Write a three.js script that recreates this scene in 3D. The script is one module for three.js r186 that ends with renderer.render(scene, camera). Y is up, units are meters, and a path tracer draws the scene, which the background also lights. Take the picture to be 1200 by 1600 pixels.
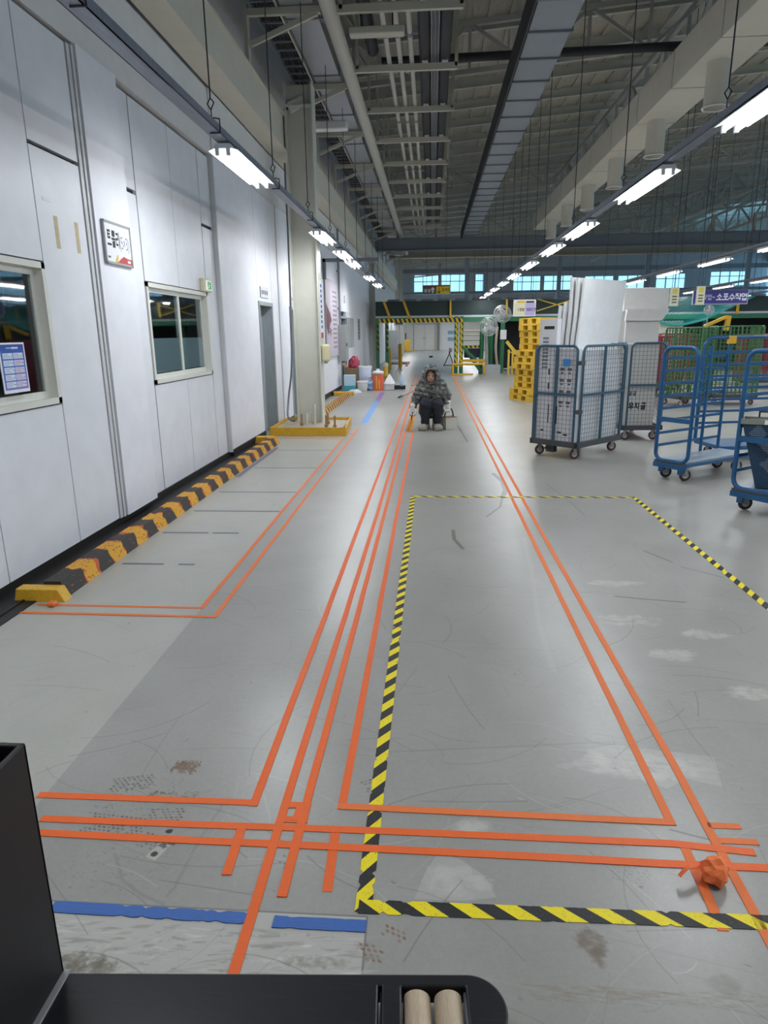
import * as THREE from 'three';
import { mergeGeometries } from 'three/addons/utils/BufferGeometryUtils.js';
import { RoundedBoxGeometry } from 'three/addons/geometries/RoundedBoxGeometry.js';
import { MarchingCubes } from 'three/addons/objects/MarchingCubes.js';
import { RectAreaLightUniformsLib } from 'three/addons/lights/RectAreaLightUniformsLib.js';
import { createNoise3D } from 'simplex-noise';

// ---------------------------------------------------------------- camera, sky, exposure
const scene = new THREE.Scene();
const camera = new THREE.PerspectiveCamera(74.872, 1200 / 1600, 0.05, 200);
camera.position.set(0, 1.6, 0);
camera.up.set(-0.00671, 0.96607, -0.2582);
camera.lookAt(-0.06946, 1.6 - 0.25803, -0.96364);
const renderer = new THREE.WebGLRenderer({ antialias: true });
renderer.toneMapping = THREE.LinearToneMapping;
renderer.toneMappingExposure = 1.22;
renderer.shadowMap.enabled = true;
scene.background = new THREE.Color(0.58, 0.84, 1.0);      // the pale daylight sky outside the far windows
scene.backgroundIntensity = 1.7;
RectAreaLightUniformsLib.init();
const LAMP = 50, LAMP_COLOR = new THREE.Color(0.93, 0.97, 1.0);   // radiance of the lamps on the rails

// ---------------------------------------------------------------- helpers
let seed = 7;
const rnd = () => { seed = (seed * 1664525 + 1013904223) >>> 0; return seed / 4294967296; };
const rr = (a, b) => a + (b - a) * rnd();
const noise = createNoise3D(rnd);
const fbm = (x, y, z, o = 4) => { let s = 0, a = 0.5; for (let i = 0; i < o; i++) { s += a * noise(x, y, z); x *= 2.03; y *= 2.03; z *= 2.03; a *= 0.5; } return s; };
const V = (x, y, z) => new THREE.Vector3(x, y, z);
const used = new Map();
const numbered = (n) => { const k = used.get(n) || 0; used.set(n, k + 1); return k ? n + '_' + String(k).padStart(3, '0') : n; };
const flat = (g) => { const r = g.index ? g.toNonIndexed() : g; for (const k of Object.keys(r.attributes)) if (!['position', 'normal', 'uv'].includes(k)) r.deleteAttribute(k); return r; };
function metres(g) {                                       // uv in metres from the side that a face points to
  const p = g.attributes.position, n = g.attributes.normal, uv = new Float32Array(p.count * 2);
  for (let i = 0; i < p.count; i++) {
    const ax = Math.abs(n.getX(i)), ay = Math.abs(n.getY(i)), az = Math.abs(n.getZ(i));
    if (ax >= ay && ax >= az) { uv[2 * i] = p.getZ(i); uv[2 * i + 1] = p.getY(i); }
    else if (ay >= az) { uv[2 * i] = p.getX(i); uv[2 * i + 1] = p.getZ(i); }
    else { uv[2 * i] = p.getX(i); uv[2 * i + 1] = p.getY(i); }
  }
  g.setAttribute('uv', new THREE.BufferAttribute(uv, 2));
  return g;
}
const mg = (list, keepUv) => { const a = (Array.isArray(list) ? list : [list]).map(flat); const g = a.length > 1 ? mergeGeometries(a) : a[0]; return keepUv ? g : metres(g); };
function obj(name, list, m, parent = scene, keepUv = false) {
  const o = new THREE.Mesh(mg(list, keepUv), m);
  o.castShadow = o.receiveShadow = true;
  o.name = parent === scene ? numbered(name) : name;
  parent.add(o);
  return o;
}
function share(name, geo, m, parent, [x, y, z] = [0, 0, 0], ry = 0) {   // a piece that shares its geometry
  const o = new THREE.Mesh(geo, m); o.castShadow = o.receiveShadow = true; o.name = name; o.position.set(x, y, z); o.rotation.y = ry; parent.add(o); return o;
}
const tag = (o, label, category, group) => { Object.assign(o.userData, { label, category }); if (group) o.userData.group = group; return o; };
function thing(name, label, category, [x, y, z] = [0, 0, 0], turn = 0, group) {
  const o = new THREE.Group(); o.name = numbered(name); scene.add(o); o.position.set(x, y, z); o.rotation.y = turn; return tag(o, label, category, group);
}
const struct = (o, label) => { o.userData.kind = 'structure'; if (label) o.userData.label = label; return o; };
function setting(name, label) { const o = new THREE.Group(); o.name = numbered(name); scene.add(o); return struct(o, label); }
// geometries
const bx = (w, h, d, x = 0, y = 0, z = 0) => new THREE.BoxGeometry(w, h, d).translate(x, y, z);
const cb = (x0, x1, y0, y1, z0, z1) => bx(Math.abs(x1 - x0), Math.abs(y1 - y0), Math.abs(z1 - z0), (x0 + x1) / 2, (y0 + y1) / 2, (z0 + z1) / 2);
const rb = (w, h, d, r, x = 0, y = 0, z = 0, s = 2) => new RoundedBoxGeometry(w, h, d, s, r).translate(x, y, z);
const cy = (r, h, x = 0, y = 0, z = 0, n = 16, r2 = r, open = false) => new THREE.CylinderGeometry(r2, r, h, n, 1, open).translate(x, y, z);
function rod(a, b, r, n = 8, r2 = r) {
  const d = b.clone().sub(a), g = new THREE.CylinderGeometry(r2, r, d.length(), n);
  g.applyQuaternion(new THREE.Quaternion().setFromUnitVectors(V(0, 1, 0), d.clone().normalize()));
  return g.translate((a.x + b.x) / 2, (a.y + b.y) / 2, (a.z + b.z) / 2);
}
function bar(a, b, w, h, up = V(0, 1, 0)) {                // a square bar from a to b, h along up
  const d = b.clone().sub(a), z = d.clone().normalize(), x = V(0, 0, 0).crossVectors(up, z);
  if (x.length() < 1e-4) x.set(1, 0, 0); x.normalize();
  const y = V(0, 0, 0).crossVectors(z, x), g = new THREE.BoxGeometry(w, h, d.length());
  g.applyMatrix4(new THREE.Matrix4().makeBasis(x, y, z));
  return g.translate((a.x + b.x) / 2, (a.y + b.y) / 2, (a.z + b.z) / 2);
}
function tube(pts, r, n = 8, closed = false, seg = 0) {
  const c = new THREE.CurvePath();
  for (let i = 0; i + 1 < pts.length; i++) c.add(new THREE.LineCurve3(pts[i], pts[i + 1]));
  const k = seg ? new THREE.CatmullRomCurve3(pts, closed, 'catmullrom', 0.5) : null;
  if (k) return new THREE.TubeGeometry(k, seg, r, n, closed);
  return mergeGeometries(pts.slice(0, -1).flatMap((p, i) => [flat(rod(p, pts[i + 1], r, n)), ...(i ? [flat(new THREE.SphereGeometry(r, n, 5).translate(p.x, p.y, p.z))] : [])]));
}
function hoop(w, h, r, t, n = 8, bottom = false) {         // an upright tube hoop in the xy plane, corners rounded by r
  const pts = [], arc = (cx, cyy, a0) => { for (let i = 0; i <= 5; i++) { const a = a0 - i / 5 * Math.PI / 2; pts.push(V(cx + r * Math.cos(a), cyy + r * Math.sin(a), 0)); } };
  if (bottom) { for (let i = 0; i <= 5; i++) { const a = -Math.PI / 2 - i / 5 * Math.PI / 2; pts.push(V(-w / 2 + r + r * Math.cos(a), r + r * Math.sin(a), 0)); } } else pts.push(V(-w / 2, 0, 0));
  arc(-w / 2 + r, h - r, Math.PI); arc(w / 2 - r, h - r, Math.PI / 2);
  if (bottom) { for (let i = 0; i <= 5; i++) { const a = -i / 5 * Math.PI / 2; pts.push(V(w / 2 - r + r * Math.cos(a), r + r * Math.sin(a), 0)); } pts.push(pts[0].clone()); } else pts.push(V(w / 2, 0, 0));
  return tube(pts, t, n);
}
const prism = (pts, d, bevel = 0) => {                     // outline in xy, pulled along z from -d/2 to d/2
  const s = new THREE.Shape(pts.map((p) => new THREE.Vector2(...p)));
  return new THREE.ExtrudeGeometry(s, { depth: d - 2 * bevel, bevelEnabled: bevel > 0, bevelSize: bevel, bevelThickness: bevel, bevelSegments: 2, curveSegments: 12 }).translate(0, 0, -d / 2 + bevel);
};
const turnY = (g, a) => g.rotateY(a);
const lathe = (pts, n = 20) => new THREE.LatheGeometry(pts.map((p) => new THREE.Vector2(...p)), n);

// ---------------------------------------------------------------- materials
const lin = (r, g, b) => new THREE.Color().setRGB(r, g, b);
const mat = (c, roughness = 0.6, extra = {}) => new THREE.MeshStandardMaterial({ color: c, roughness, ...extra });
function canvas(w, h) { const c = document.createElement('canvas'); c.width = w; c.height = h; return [c, c.getContext('2d')]; }
function ctex(c, rep) { const t = new THREE.CanvasTexture(c); t.colorSpace = THREE.SRGBColorSpace; t.magFilter = THREE.LinearFilter; if (rep) { t.wrapS = t.wrapT = THREE.RepeatWrapping; t.repeat.set(rep[0], rep[1]); } return t; }
function grainTex(n, f, amp, base = 0.9, stretch = [1, 1], blotch = 0.5) {   // tone map that tiles by mirroring
  const d = new Uint8Array(n * n * 4);
  for (let y = 0; y < n; y++) for (let x = 0; x < n; x++) {
    const u = x / n * f * stretch[0], v = y / n * f * stretch[1];
    const s = fbm(u, v, 3.1, 5) * amp + fbm(u * 0.22, v * 0.22, 9.7, 3) * amp * blotch;
    const q = Math.max(0, Math.min(255, 255 * (base + s))); d.set([q, q, q, 255], (y * n + x) * 4);
  }
  const t = new THREE.DataTexture(d, n, n); t.wrapS = t.wrapT = THREE.MirroredRepeatWrapping; t.magFilter = THREE.LinearFilter; t.minFilter = THREE.LinearFilter; t.needsUpdate = true; return t;
}
const rep = (t, s) => { const c = t.clone(); c.repeat.set(s, s); c.needsUpdate = true; return c; };
const grain = grainTex(256, 10, 0.16), streak = grainTex(256, 8, 0.2, 0.9, [4, 0.5]);
const cleanT = grainTex(256, 6, 0.05, 0.95), soft = rep(cleanT, 0.5), fine = rep(grain, 3), plate = rep(streak, 1.2);
const M = {
  panel: mat(lin(0.82, 0.83, 0.88), 0.45, { map: soft }),
  pilaster: mat(lin(0.86, 0.86, 0.92), 0.5, { map: soft }),
  plaster: mat(lin(0.70, 0.70, 0.74), 0.7, { map: soft }),
  header: mat(lin(0.74, 0.73, 0.73), 0.8, { map: soft }),
  upper: mat(lin(0.66, 0.68, 0.72), 0.8, { map: soft }),
  cream: mat(lin(0.72, 0.69, 0.58), 0.5, { map: soft }),
  column: mat(lin(0.7, 0.7, 0.62), 0.45, { map: soft }),
  black: mat(lin(0.013, 0.0125, 0.0135), 0.55, { map: fine }),
  seam: mat(lin(0.03, 0.03, 0.035), 0.8),
  alu: mat(lin(0.66, 0.67, 0.69), 0.4, { map: soft }),
  frame: mat(lin(0.72, 0.72, 0.66), 0.45),
  glass: new THREE.MeshPhysicalMaterial({ color: lin(0.82, 0.88, 0.9), roughness: 0.03, transmission: 1, thickness: 0, ior: 1.5 }),
  frost: new THREE.MeshPhysicalMaterial({ color: lin(0.7, 0.86, 0.95), roughness: 0.35, transmission: 1, thickness: 0 }),
  film: new THREE.MeshPhysicalMaterial({ color: lin(0.42, 0.5, 0.52), roughness: 0.5, transmission: 0.45, thickness: 0 }),
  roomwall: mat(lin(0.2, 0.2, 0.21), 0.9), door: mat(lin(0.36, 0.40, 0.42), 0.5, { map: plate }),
  deck: mat(lin(0.55, 0.53, 0.46), 0.7, { map: plate }), purlin: mat(lin(0.66, 0.66, 0.6), 0.5, { map: soft }),
  truss: mat(lin(0.45, 0.45, 0.43), 0.6), rail: mat(lin(0.22, 0.25, 0.32), 0.4, { metalness: 0.2, map: plate }),
  galv: mat(lin(0.50, 0.53, 0.57), 0.38, { metalness: 0.55, map: soft }), duct: mat(lin(0.74, 0.71, 0.62), 0.6, { map: soft }),
  blueduct: mat(lin(0.30, 0.35, 0.41), 0.5, { map: soft }), pipe: mat(lin(0.55, 0.54, 0.49), 0.45),
  insul: mat(lin(0.03, 0.032, 0.04), 0.6, { map: fine }), bracket: mat(lin(0.55, 0.54, 0.46), 0.5), tray: mat(lin(0.2, 0.22, 0.25), 0.5),
  lampbody: mat(lin(0.75, 0.77, 0.80), 0.35), wire: mat(lin(0.06, 0.06, 0.07), 0.5, { metalness: 0.6 }),
  tubeglow: mat(lin(0.9, 0.9, 0.9), 0.5, { emissive: new THREE.Color(0.95, 0.98, 1), emissiveIntensity: 3.2 }),
  yellow: mat(lin(0.78, 0.45, 0.03), 0.45, { map: fine }), yel2: mat(lin(0.72, 0.50, 0.06), 0.45), green: mat(lin(0.025, 0.17, 0.07), 0.4, { map: fine }), darkgreen: mat(lin(0.014, 0.034, 0.034), 0.5),
  beamfar: mat(lin(0.22, 0.24, 0.27), 0.6), brown: mat(lin(0.44, 0.38, 0.3), 0.7), wallfar: mat(lin(0.46, 0.48, 0.52), 0.7, { map: soft }), endwall: mat(lin(0.8, 0.78, 0.72), 0.6, { map: soft }),
  orange: mat(lin(0.92, 0.15, 0.02), 0.55, { map: rep(grain, 6) }), orange2: mat(lin(0.88, 0.2, 0.045), 0.6, { map: rep(grain, 5) }), bluepaint: mat(lin(0.05, 0.15, 0.48), 0.5, { map: fine }),
  pallet: mat(lin(0.80, 0.50, 0.035), 0.45, { map: fine }), cart: mat(lin(0.012, 0.1, 0.25), 0.35, { map: fine }), cage: mat(lin(0.045, 0.11, 0.17), 0.4, { metalness: 0.2, map: fine }), cagebase: mat(lin(0.06, 0.065, 0.07), 0.5, { map: fine }),
  wire2: mat(lin(0.08, 0.085, 0.09), 0.45, { metalness: 0.3 }), foam: mat(lin(0.84, 0.85, 0.86), 0.85, { map: rep(cleanT, 0.8) }), foam2: mat(lin(0.7, 0.69, 0.66), 0.85, { map: rep(cleanT, 1) }), carton: mat(lin(0.78, 0.79, 0.82), 0.7, { map: soft }),
  ink: mat(lin(0.02, 0.02, 0.022), 0.6), tyre: mat(lin(0.10, 0.035, 0.03), 0.5), hub: mat(lin(0.6, 0.6, 0.6), 0.35, { metalness: 0.4 }), steel: mat(lin(0.42, 0.43, 0.44), 0.35, { metalness: 0.7, map: plate }),
  redcage: mat(lin(0.24, 0.025, 0.045), 0.5), greencage: mat(lin(0.05, 0.15, 0.055), 0.5), roller: mat(lin(0.56, 0.44, 0.31), 0.45, { map: rep(streak, 8) }), jack: mat(lin(0.62, 0.62, 0.62), 0.36),
  white: mat(lin(0.8, 0.8, 0.8), 0.6), grey: mat(lin(0.35, 0.36, 0.36), 0.5, { map: soft }), teal: mat(lin(0.05, 0.35, 0.45), 0.6), red: mat(lin(0.55, 0.06, 0.05), 0.55), cardboard: mat(lin(0.40, 0.26, 0.15), 0.8, { map: fine }),
};
{ // worn black paint of the pallet truck, scratched along the fork
  const [cv, c] = canvas(1024, 512), jackTex = () => { const t = ctex(cv, [1, 2]); return t; }; c.fillStyle = '#202126'; c.fillRect(0, 0, 1024, 512);
  for (let i = 0; i < 900; i++) { const x = rr(0, 1024), y = rr(0, 512), l = rr(5, 110); c.globalAlpha = rr(0.05, 0.4); c.strokeStyle = ['#4a4b50', '#34353a', '#606166', '#17181b'][i & 3]; c.lineWidth = rr(0.4, 2); c.beginPath(); c.moveTo(x, y); c.lineTo(x + l, y + rr(-4, 4)); c.stroke(); }
  M.jack.map = jackTex();
}
// ---------------------------------------------------------------- floor
const inStrip = (x, z) => x < -1.385 && z > -11.2;
function floorTone(x, z) {                                 // sRGB grey of the coated concrete at a place
  const big = fbm(x * 0.5, z * 0.35, 1.3, 3) * 9, mid = fbm(x * 2.6, z * 2.0, 4.4, 3) * 5, small = noise(x * 30, z * 30, 2.2) * 1.5 + noise(x * 90, z * 90, 5.2) * 2.5;
  const s = big + mid + small;
  if (inStrip(x, z)) return [173 + s * 0.9, 173 + s * 0.9, 165 + s * 0.9];
  return [154 + s, 153 + s, 148 + s];
}
const scuffs = [];
for (let i = 0; i < 1100; i++) { const a = rnd() < 0.5 ? rr(-0.25, 0.25) : rr(0, 6.28); scuffs.push([rr(-2.4, 4.8), -1 - 11 * rnd() * rnd(), a, rr(0.03, 0.55), rr(-0.6, 0.6), rr(0.05, 0.4), rnd() < 0.72]); }
function marks(c) {                                        // dirt, scuffs and old paint on the floor, in metres (x, z)
  const blob = (x, z, rx, rz, col, a, n = 9, k = 0.35, ro = 0) => {
    c.save(); c.translate(x, z); c.rotate(ro); c.globalAlpha = a; c.fillStyle = col; c.beginPath();
    for (let i = 0; i < n; i++) { const t = i / n * 6.283, q = 1 + k * noise(x * 3 + Math.cos(t) * 1.3, z * 3, Math.sin(t) * 1.3); c[i ? 'lineTo' : 'moveTo'](rx * q * Math.cos(t), rz * q * Math.sin(t)); }
    c.fill(); c.restore();
  };
  const poly = (pts, col, a) => { c.globalAlpha = a; c.fillStyle = col; c.beginPath(); pts.forEach((p, i) => c[i ? 'lineTo' : 'moveTo'](...p)); c.fill(); };
  const line = (pts, w, col, a) => { c.globalAlpha = a; c.strokeStyle = col; c.lineWidth = w; c.lineCap = 'round'; c.beginPath(); pts.forEach((p, i) => c[i ? 'lineTo' : 'moveTo'](...p)); c.stroke(); };
  // scraped patches of bare, lighter concrete: many small flakes
  const flakes = (x, z, rx, rz, col, n, a0, size = 0.02) => { for (let i = 0; i < n; i++) { const t = rr(0, 6.283), q = Math.sqrt(rnd()) * (1 - 0.25 * rnd()); blob(x + rx * q * Math.cos(t), z + rz * q * Math.sin(t), rr(0.3, 1) * size * 1.6, rr(0.3, 1) * size, col, a0 * rr(0.4, 1), 8, 0.8, rr(-0.4, 0.4)); } };
  poly([[0.03, -1.78], [0.1, -1.76], [0.17, -1.7], [0.2, -1.62], [0.1, -1.6], [-0.04, -1.6], [-0.01, -1.7]], '#b9b8b2', 0.55); flakes(0.08, -1.68, 0.1, 0.07, '#c0bfb9', 50, 0.35);
  poly([[0.62, -2.36], [0.74, -2.4], [1.1, -2.34], [1.06, -2.16], [0.95, -2.2], [0.86, -2.14], [0.75, -2.2]], '#b4b3ad', 0.45); flakes(0.8, -2.28, 0.3, 0.09, '#bbbab4', 140, 0.3, 0.03);
  for (const [x, z, rx, rz] of [[1.14, -3.62, 0.2, 0.09], [1.25, -3.2, 0.13, 0.07], [1.45, -2.83, 0.12, 0.06], [1.5, -3.45, 0.12, 0.06], [1.2, -4.2, 0.2, 0.06], [0.15, -1.9, 0.05, 0.04]]) flakes(x, z, rx, rz, '#bdbcb5', 60, 0.28, 0.028);
  poly([[-1.6, -1.53], [-0.172, -1.53], [-0.16, -0.4], [-1.6, -0.4]], '#c4c3bd', 0.7);
  line([[-1.6, -1.533], [-0.172, -1.53], [-0.168, -1.3]], 0.004, '#5a5850', 0.7);
  for (let i = 0; i < 420; i++) { const x = rr(-1.1, -0.18), z = rr(-1.47, -1.22); blob(x, z, rr(0.004, 0.05), rr(0.001, 0.005), i % 3 ? '#7d796f' : '#e0dfda', rr(0.1, 0.4), 7, 0.8, rr(-0.25, 0.1)); }
  flakes(-0.95, -1.33, 0.16, 0.04, '#6b6458', 150, 0.4, 0.012); flakes(-0.6, -1.3, 0.35, 0.03, '#8d897e', 160, 0.35, 0.012); flakes(-0.3, -1.38, 0.1, 0.02, '#8d897e', 60, 0.35, 0.01);
  // brown tyre prints and spills
  const prints = (x, z, n, w, h, ro, col = '#5b4c3f') => { for (let i = 0; i < n * 2; i++) { const u = rr(-w, w), v = rr(-h, h); blob(x + u * Math.cos(ro) - v * Math.sin(ro), z + u * Math.sin(ro) + v * Math.cos(ro), rr(0.002, 0.007), rr(0.0015, 0.004), col, rr(0.25, 0.75), 6, 0.5, ro + 0.7); } };
  const tread = (x, z, nx, nz, ro, col) => { for (let i = 0; i < nx; i++) for (let j = 0; j < nz; j++) if (rnd() < 0.8) { const u = (i - nx / 2) * 0.017 + (j & 1) * 0.008, v = (j - nz / 2) * 0.014; blob(x + u * Math.cos(ro) - v * Math.sin(ro), z + u * Math.sin(ro) + v * Math.cos(ro), 0.0065, 0.0042, col, rr(0.3, 0.8), 6, 0.3, ro + 0.6); } };
  tread(-1.09, -2.06, 9, 6, -0.25, '#4c443c'); tread(-1.05, -1.84, 13, 7, 0.1, '#4b4138'); tread(-0.9, -1.9, 7, 5, -0.1, '#574a3f'); tread(-0.89, -1.77, 6, 5, 0.25, '#4f443b'); prints(-0.93, -2.17, 60, 0.05, 0.04, 0.1, '#65503e'); prints(-0.92, -2.0, 60, 0.1, 0.03, 0); prints(-1.05, -2.0, 50, 0.14, 0.1, 0, '#77736b'); prints(-0.98, -1.66, 60, 0.15, 0.09, 0, '#7f7d75'); tread(-0.2, -2.1, 4, 5, -0.5, '#4c4943');
  tread(-0.44, -1.71, 3, 4, 0.3, '#55504a'); tread(0.62, -1.72, 7, 5, 0.2, '#84837d'); tread(-0.15, -1.41, 4, 4, 0.1, '#7a5545'); tread(-0.09, -1.47, 4, 3, 0.4, '#7a5545'); tread(-0.15, -1.29, 5, 2, 0.1, '#7a5040'); prints(-0.04, -1.33, 14, 0.02, 0.02, 0.4, '#7a5545');
  flakes(-0.93, -2.17, 0.05, 0.035, '#6b543f', 60, 0.3, 0.012); flakes(0.44, -1.485, 0.045, 0.05, '#6e6255', 110, 0.28, 0.014); flakes(0.45, -1.44, 0.02, 0.03, '#6e6255', 30, 0.28, 0.012); flakes(0.75, -1.38, 0.035, 0.03, '#85827a', 60, 0.25, 0.012); flakes(0.55, -1.6, 0.15, 0.05, '#8f8d87', 60, 0.2, 0.01);
  for (let i = 0; i < 200; i++) blob(rr(0.25, 1.0), -1.33 + rr(-0.025, 0.02), rr(0.004, 0.03), 0.0015, '#77654f', 0.25, 7, 0.6, 0.06);
  for (let i = 0; i < 900; i++) { const x = rr(-2.3, 4.5), z = rr(-12, -1.1); blob(x, z, rr(0.002, 0.012), rr(0.001, 0.005), rnd() < 0.75 ? '#55534e' : '#c9c8c3', rr(0.1, 0.5), 6, 0.7, rr(0, 3)); }
  line([[-1.0, -1.72], [-0.93, -1.62], [-0.85, -1.57], [-0.77, -1.54]], 0.011, '#7c7a73', 0.35); line([[-0.72, -2.0], [-0.75, -1.8], [-0.76, -1.6], [-0.77, -1.57]], 0.011, '#83817a', 0.4);
  // anchor plate left in the floor
  c.globalAlpha = 0.85; c.save(); c.translate(-0.868, -1.745); c.rotate(0.35); c.fillStyle = '#b9b8b0'; c.fillRect(-0.018, -0.05, 0.04, 0.09); c.fillStyle = '#2a2926'; c.beginPath(); c.arc(0, 0.018, 0.011, 0, 7); c.fill(); c.restore();
  blob(-0.865, -1.83, 0.012, 0.01, '#242320', 0.9); flakes(-0.85, -1.77, 0.02, 0.02, '#3f3c37', 20, 0.6, 0.006);
  // skid marks
  line([[0.73, -7.75], [0.79, -7.3], [0.78, -6.9], [0.72, -6.55]], 0.05, '#4f4e4b', 0.75); line([[0.72, -6.6], [0.66, -6.2], [0.5, -5.83]], 0.018, '#5a5955', 0.7);
  line([[0.19, -5.4], [0.19, -5.15], [0.25, -4.9]], 0.03, '#66655f', 0.75); line([[0.47, -12.0], [0.55, -10.1]], 0.025, '#4a4946', 0.7); line([[1.15, -3.98], [1.28, -3.95], [1.55, -3.9]], 0.012, '#4c4b48', 0.75);
  line([[1.25, -7.2], [1.35, -6.4], [1.38, -5.9]], 0.012, '#6b6a66', 0.6); line([[1.6, -4.9], [1.72, -4.65]], 0.02, '#5d5c58', 0.6); line([[1.75, -4.55], [1.95, -4.35]], 0.015, '#5d5c58', 0.5);
  line([[1.9, -8.1], [2.45, -7.95], [2.9, -6.0]], 0.006, '#77756f', 0.6); line([[-0.2, -2.3], [0.73, -2.42]], 0.006, '#8b8a84', 0.8); line([[0.8, -1.93], [0.88, -1.9], [0.95, -1.88]], 0.008, '#55534e', 0.7);
  line([[0.75, -5.2], [0.7, -4.4], [0.62, -3.6], [0.6, -3.0]], 0.03, '#b0afaa', 0.25);
  for (const [x, z, a, l, k, al, dark] of scuffs) { const p = []; for (let i = 0; i <= 6; i++) { const t = i / 6, b = a + k * t; p.push([x + l * t * Math.cos(b), z + l * t * Math.sin(b)]); } line(p, 0.0025 + 0.014 * al * al * al, dark ? '#5c5b56' : '#bdbcb7', Math.min(0.6, al * 1.3)); }
  // old dark-blue bay lines on the paler strip
  const bay = (z, x0, x1) => { c.globalAlpha = 0.85; c.fillStyle = '#4c5368'; c.fillRect(x0, z - 0.018, x1 - x0, 0.036); };
  bay(-4.47, -2.24, -1.93); bay(-4.47, -1.82, -1.7); bay(-5.26, -2.25, -1.86); bay(-5.26, -1.82, -1.6); bay(-5.97, -2.23, -1.41); bay(-6.75, -2.23, -1.39); bay(-8.06, -2.2, -1.39); bay(-9.36, -2.19, -1.39);
  c.fillStyle = '#515c84'; c.globalAlpha = 0.7; c.fillRect(-2.28, -9.6, 0.06, 2.1);
  c.globalAlpha = 1;
}
function floorZone(x0, x1, z0, z1, W, H) {                 // z0 is the near edge
  const [cv, c] = canvas(W, H), im = c.createImageData(W, H);
  for (let j = 0; j < H; j++) for (let i = 0; i < W; i++) { const t = floorTone(x0 + (i + 0.5) / W * (x1 - x0), z1 + (j + 0.5) / H * (z0 - z1)), k = (j * W + i) * 4; im.data[k] = t[0]; im.data[k + 1] = t[1]; im.data[k + 2] = t[2]; im.data[k + 3] = 255; }
  c.putImageData(im, 0, 0);
  c.setTransform(W / (x1 - x0), 0, 0, H / (z0 - z1), -x0 * W / (x1 - x0), -z1 * H / (z0 - z1));
  const keep = seed; seed = 99; marks(c); seed = keep;
  return ctex(cv);
}
const floor = setting('floor', 'grey coated concrete floor with a paler strip along the left wall');
const rough = grainTex(256, 5, 0.1, 0.85);
function slab(x0, x1, z0, z1, tex, r = 8) {
  const g = flat(cb(x0, x1, -0.2, 0, z0, z1)), p = g.attributes.position, uv = g.attributes.uv;
  for (let i = 0; i < p.count; i++) uv.setXY(i, tex ? (p.getX(i) - x0) / (x1 - x0) : p.getX(i), tex ? (p.getZ(i) - z0) / (z1 - z0) : p.getZ(i));
  const m = new THREE.MeshStandardMaterial({ map: tex || farTex, roughness: 0.38, roughnessMap: rep(rough, tex ? 1.5 : 0.2) });
  const o = new THREE.Mesh(g, m); o.name = 'slab'; o.receiveShadow = o.castShadow = true; floor.add(o);
}
const farTex = (() => { const [cv, c] = canvas(512, 512), im = c.createImageData(512, 512); for (let j = 0; j < 512; j++) for (let i = 0; i < 512; i++) { const t = floorTone(40 + i / 64, 40 + j / 64), k = (j * 512 + i) * 4; im.data.set([t[0], t[1], t[2], 255], k); } c.putImageData(im, 0, 0); const t = ctex(cv); t.wrapS = t.wrapT = THREE.MirroredRepeatWrapping; t.repeat.set(1 / 8, 1 / 8); return t; })();
slab(-2.8, 2.7, 0.4, -4.6, floorZone(-2.8, 2.7, 0.4, -4.6, 2048, 1862), 7);
slab(-2.8, 5.2, -4.6, -14.6, floorZone(-2.8, 5.2, -4.6, -14.6, 1638, 2048), 9);
slab(2.7, 5.2, 0.4, -4.6); slab(5.2, 30, 0.4, -14.6); slab(-7, 30, -14.6, -66.3); slab(-7, 30, 8, 0.4); slab(-7, -2.8, 0.4, -14.6);

// ---------------------------------------------------------------- left wall with its panels
const WX = -2.7, wall = setting('wall_left', 'white panelled office wall along the aisle');
const panel = (z0, z1, y0, y1, x = WX, m = M.panel, name = 'wall_panel', d = 0.045) => obj(name, cb(x - d, x, y0 + 0.004, y1 - 0.004, z0 - 0.006, z1 + 0.006), m, wall);
const back = (z0, z1, y0, y1) => obj('backing', cb(-3.0, -2.775, y0, y1, z0, z1), M.seam, wall);
// backing with openings for two windows and two doors
back(8, -2.1, 0, 3.7); back(-2.1, -4.74, 0, 1.16); back(-2.1, -4.74, 2.08, 3.7); back(-4.74, -6.6, 0, 3.7); back(-6.6, -8.34, 0, 1.16); back(-6.6, -8.34, 2.08, 3.7); back(-8.34, -10.68, 0, 3.7);
back(-10.68, -11.56, 2.09, 3.7); back(-11.56, -13.0, 0, 3.7); back(-13.0, -13.9, 2.09, 3.7); back(-13.9, -30.5, 0, 3.7);
// the bay beside the camera
for (const [z0, z1] of [[8, 6.1], [6.1, 4.3], [4.3, 2.5], [2.5, 0.7], [0.7, -1.1], [-1.1, -2.06]]) panel(z0, z1, 0.07, 3.69);
panel(-2.06, -3.87, 0.07, 1.13); panel(-3.87, -4.77, 0.07, 1.13); panel(-2.06, -3.87, 2.11, 3.69); panel(-3.87, -4.77, 2.11, 3.69);
panel(-4.77, -5.44, 0.07, 2.86); panel(-4.77, -5.44, 2.88, 3.69);
obj('trim_strip', [cb(-2.74, -2.69, 0.07, 3.69, -5.445, -5.49), cb(-2.74, -2.68, 0.07, 3.69, -5.497, -5.53)], M.alu, wall);
panel(-5.535, -6.2, 0.07, 3.72, -2.665, M.pilaster, 'pilaster', 0.11);
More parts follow.
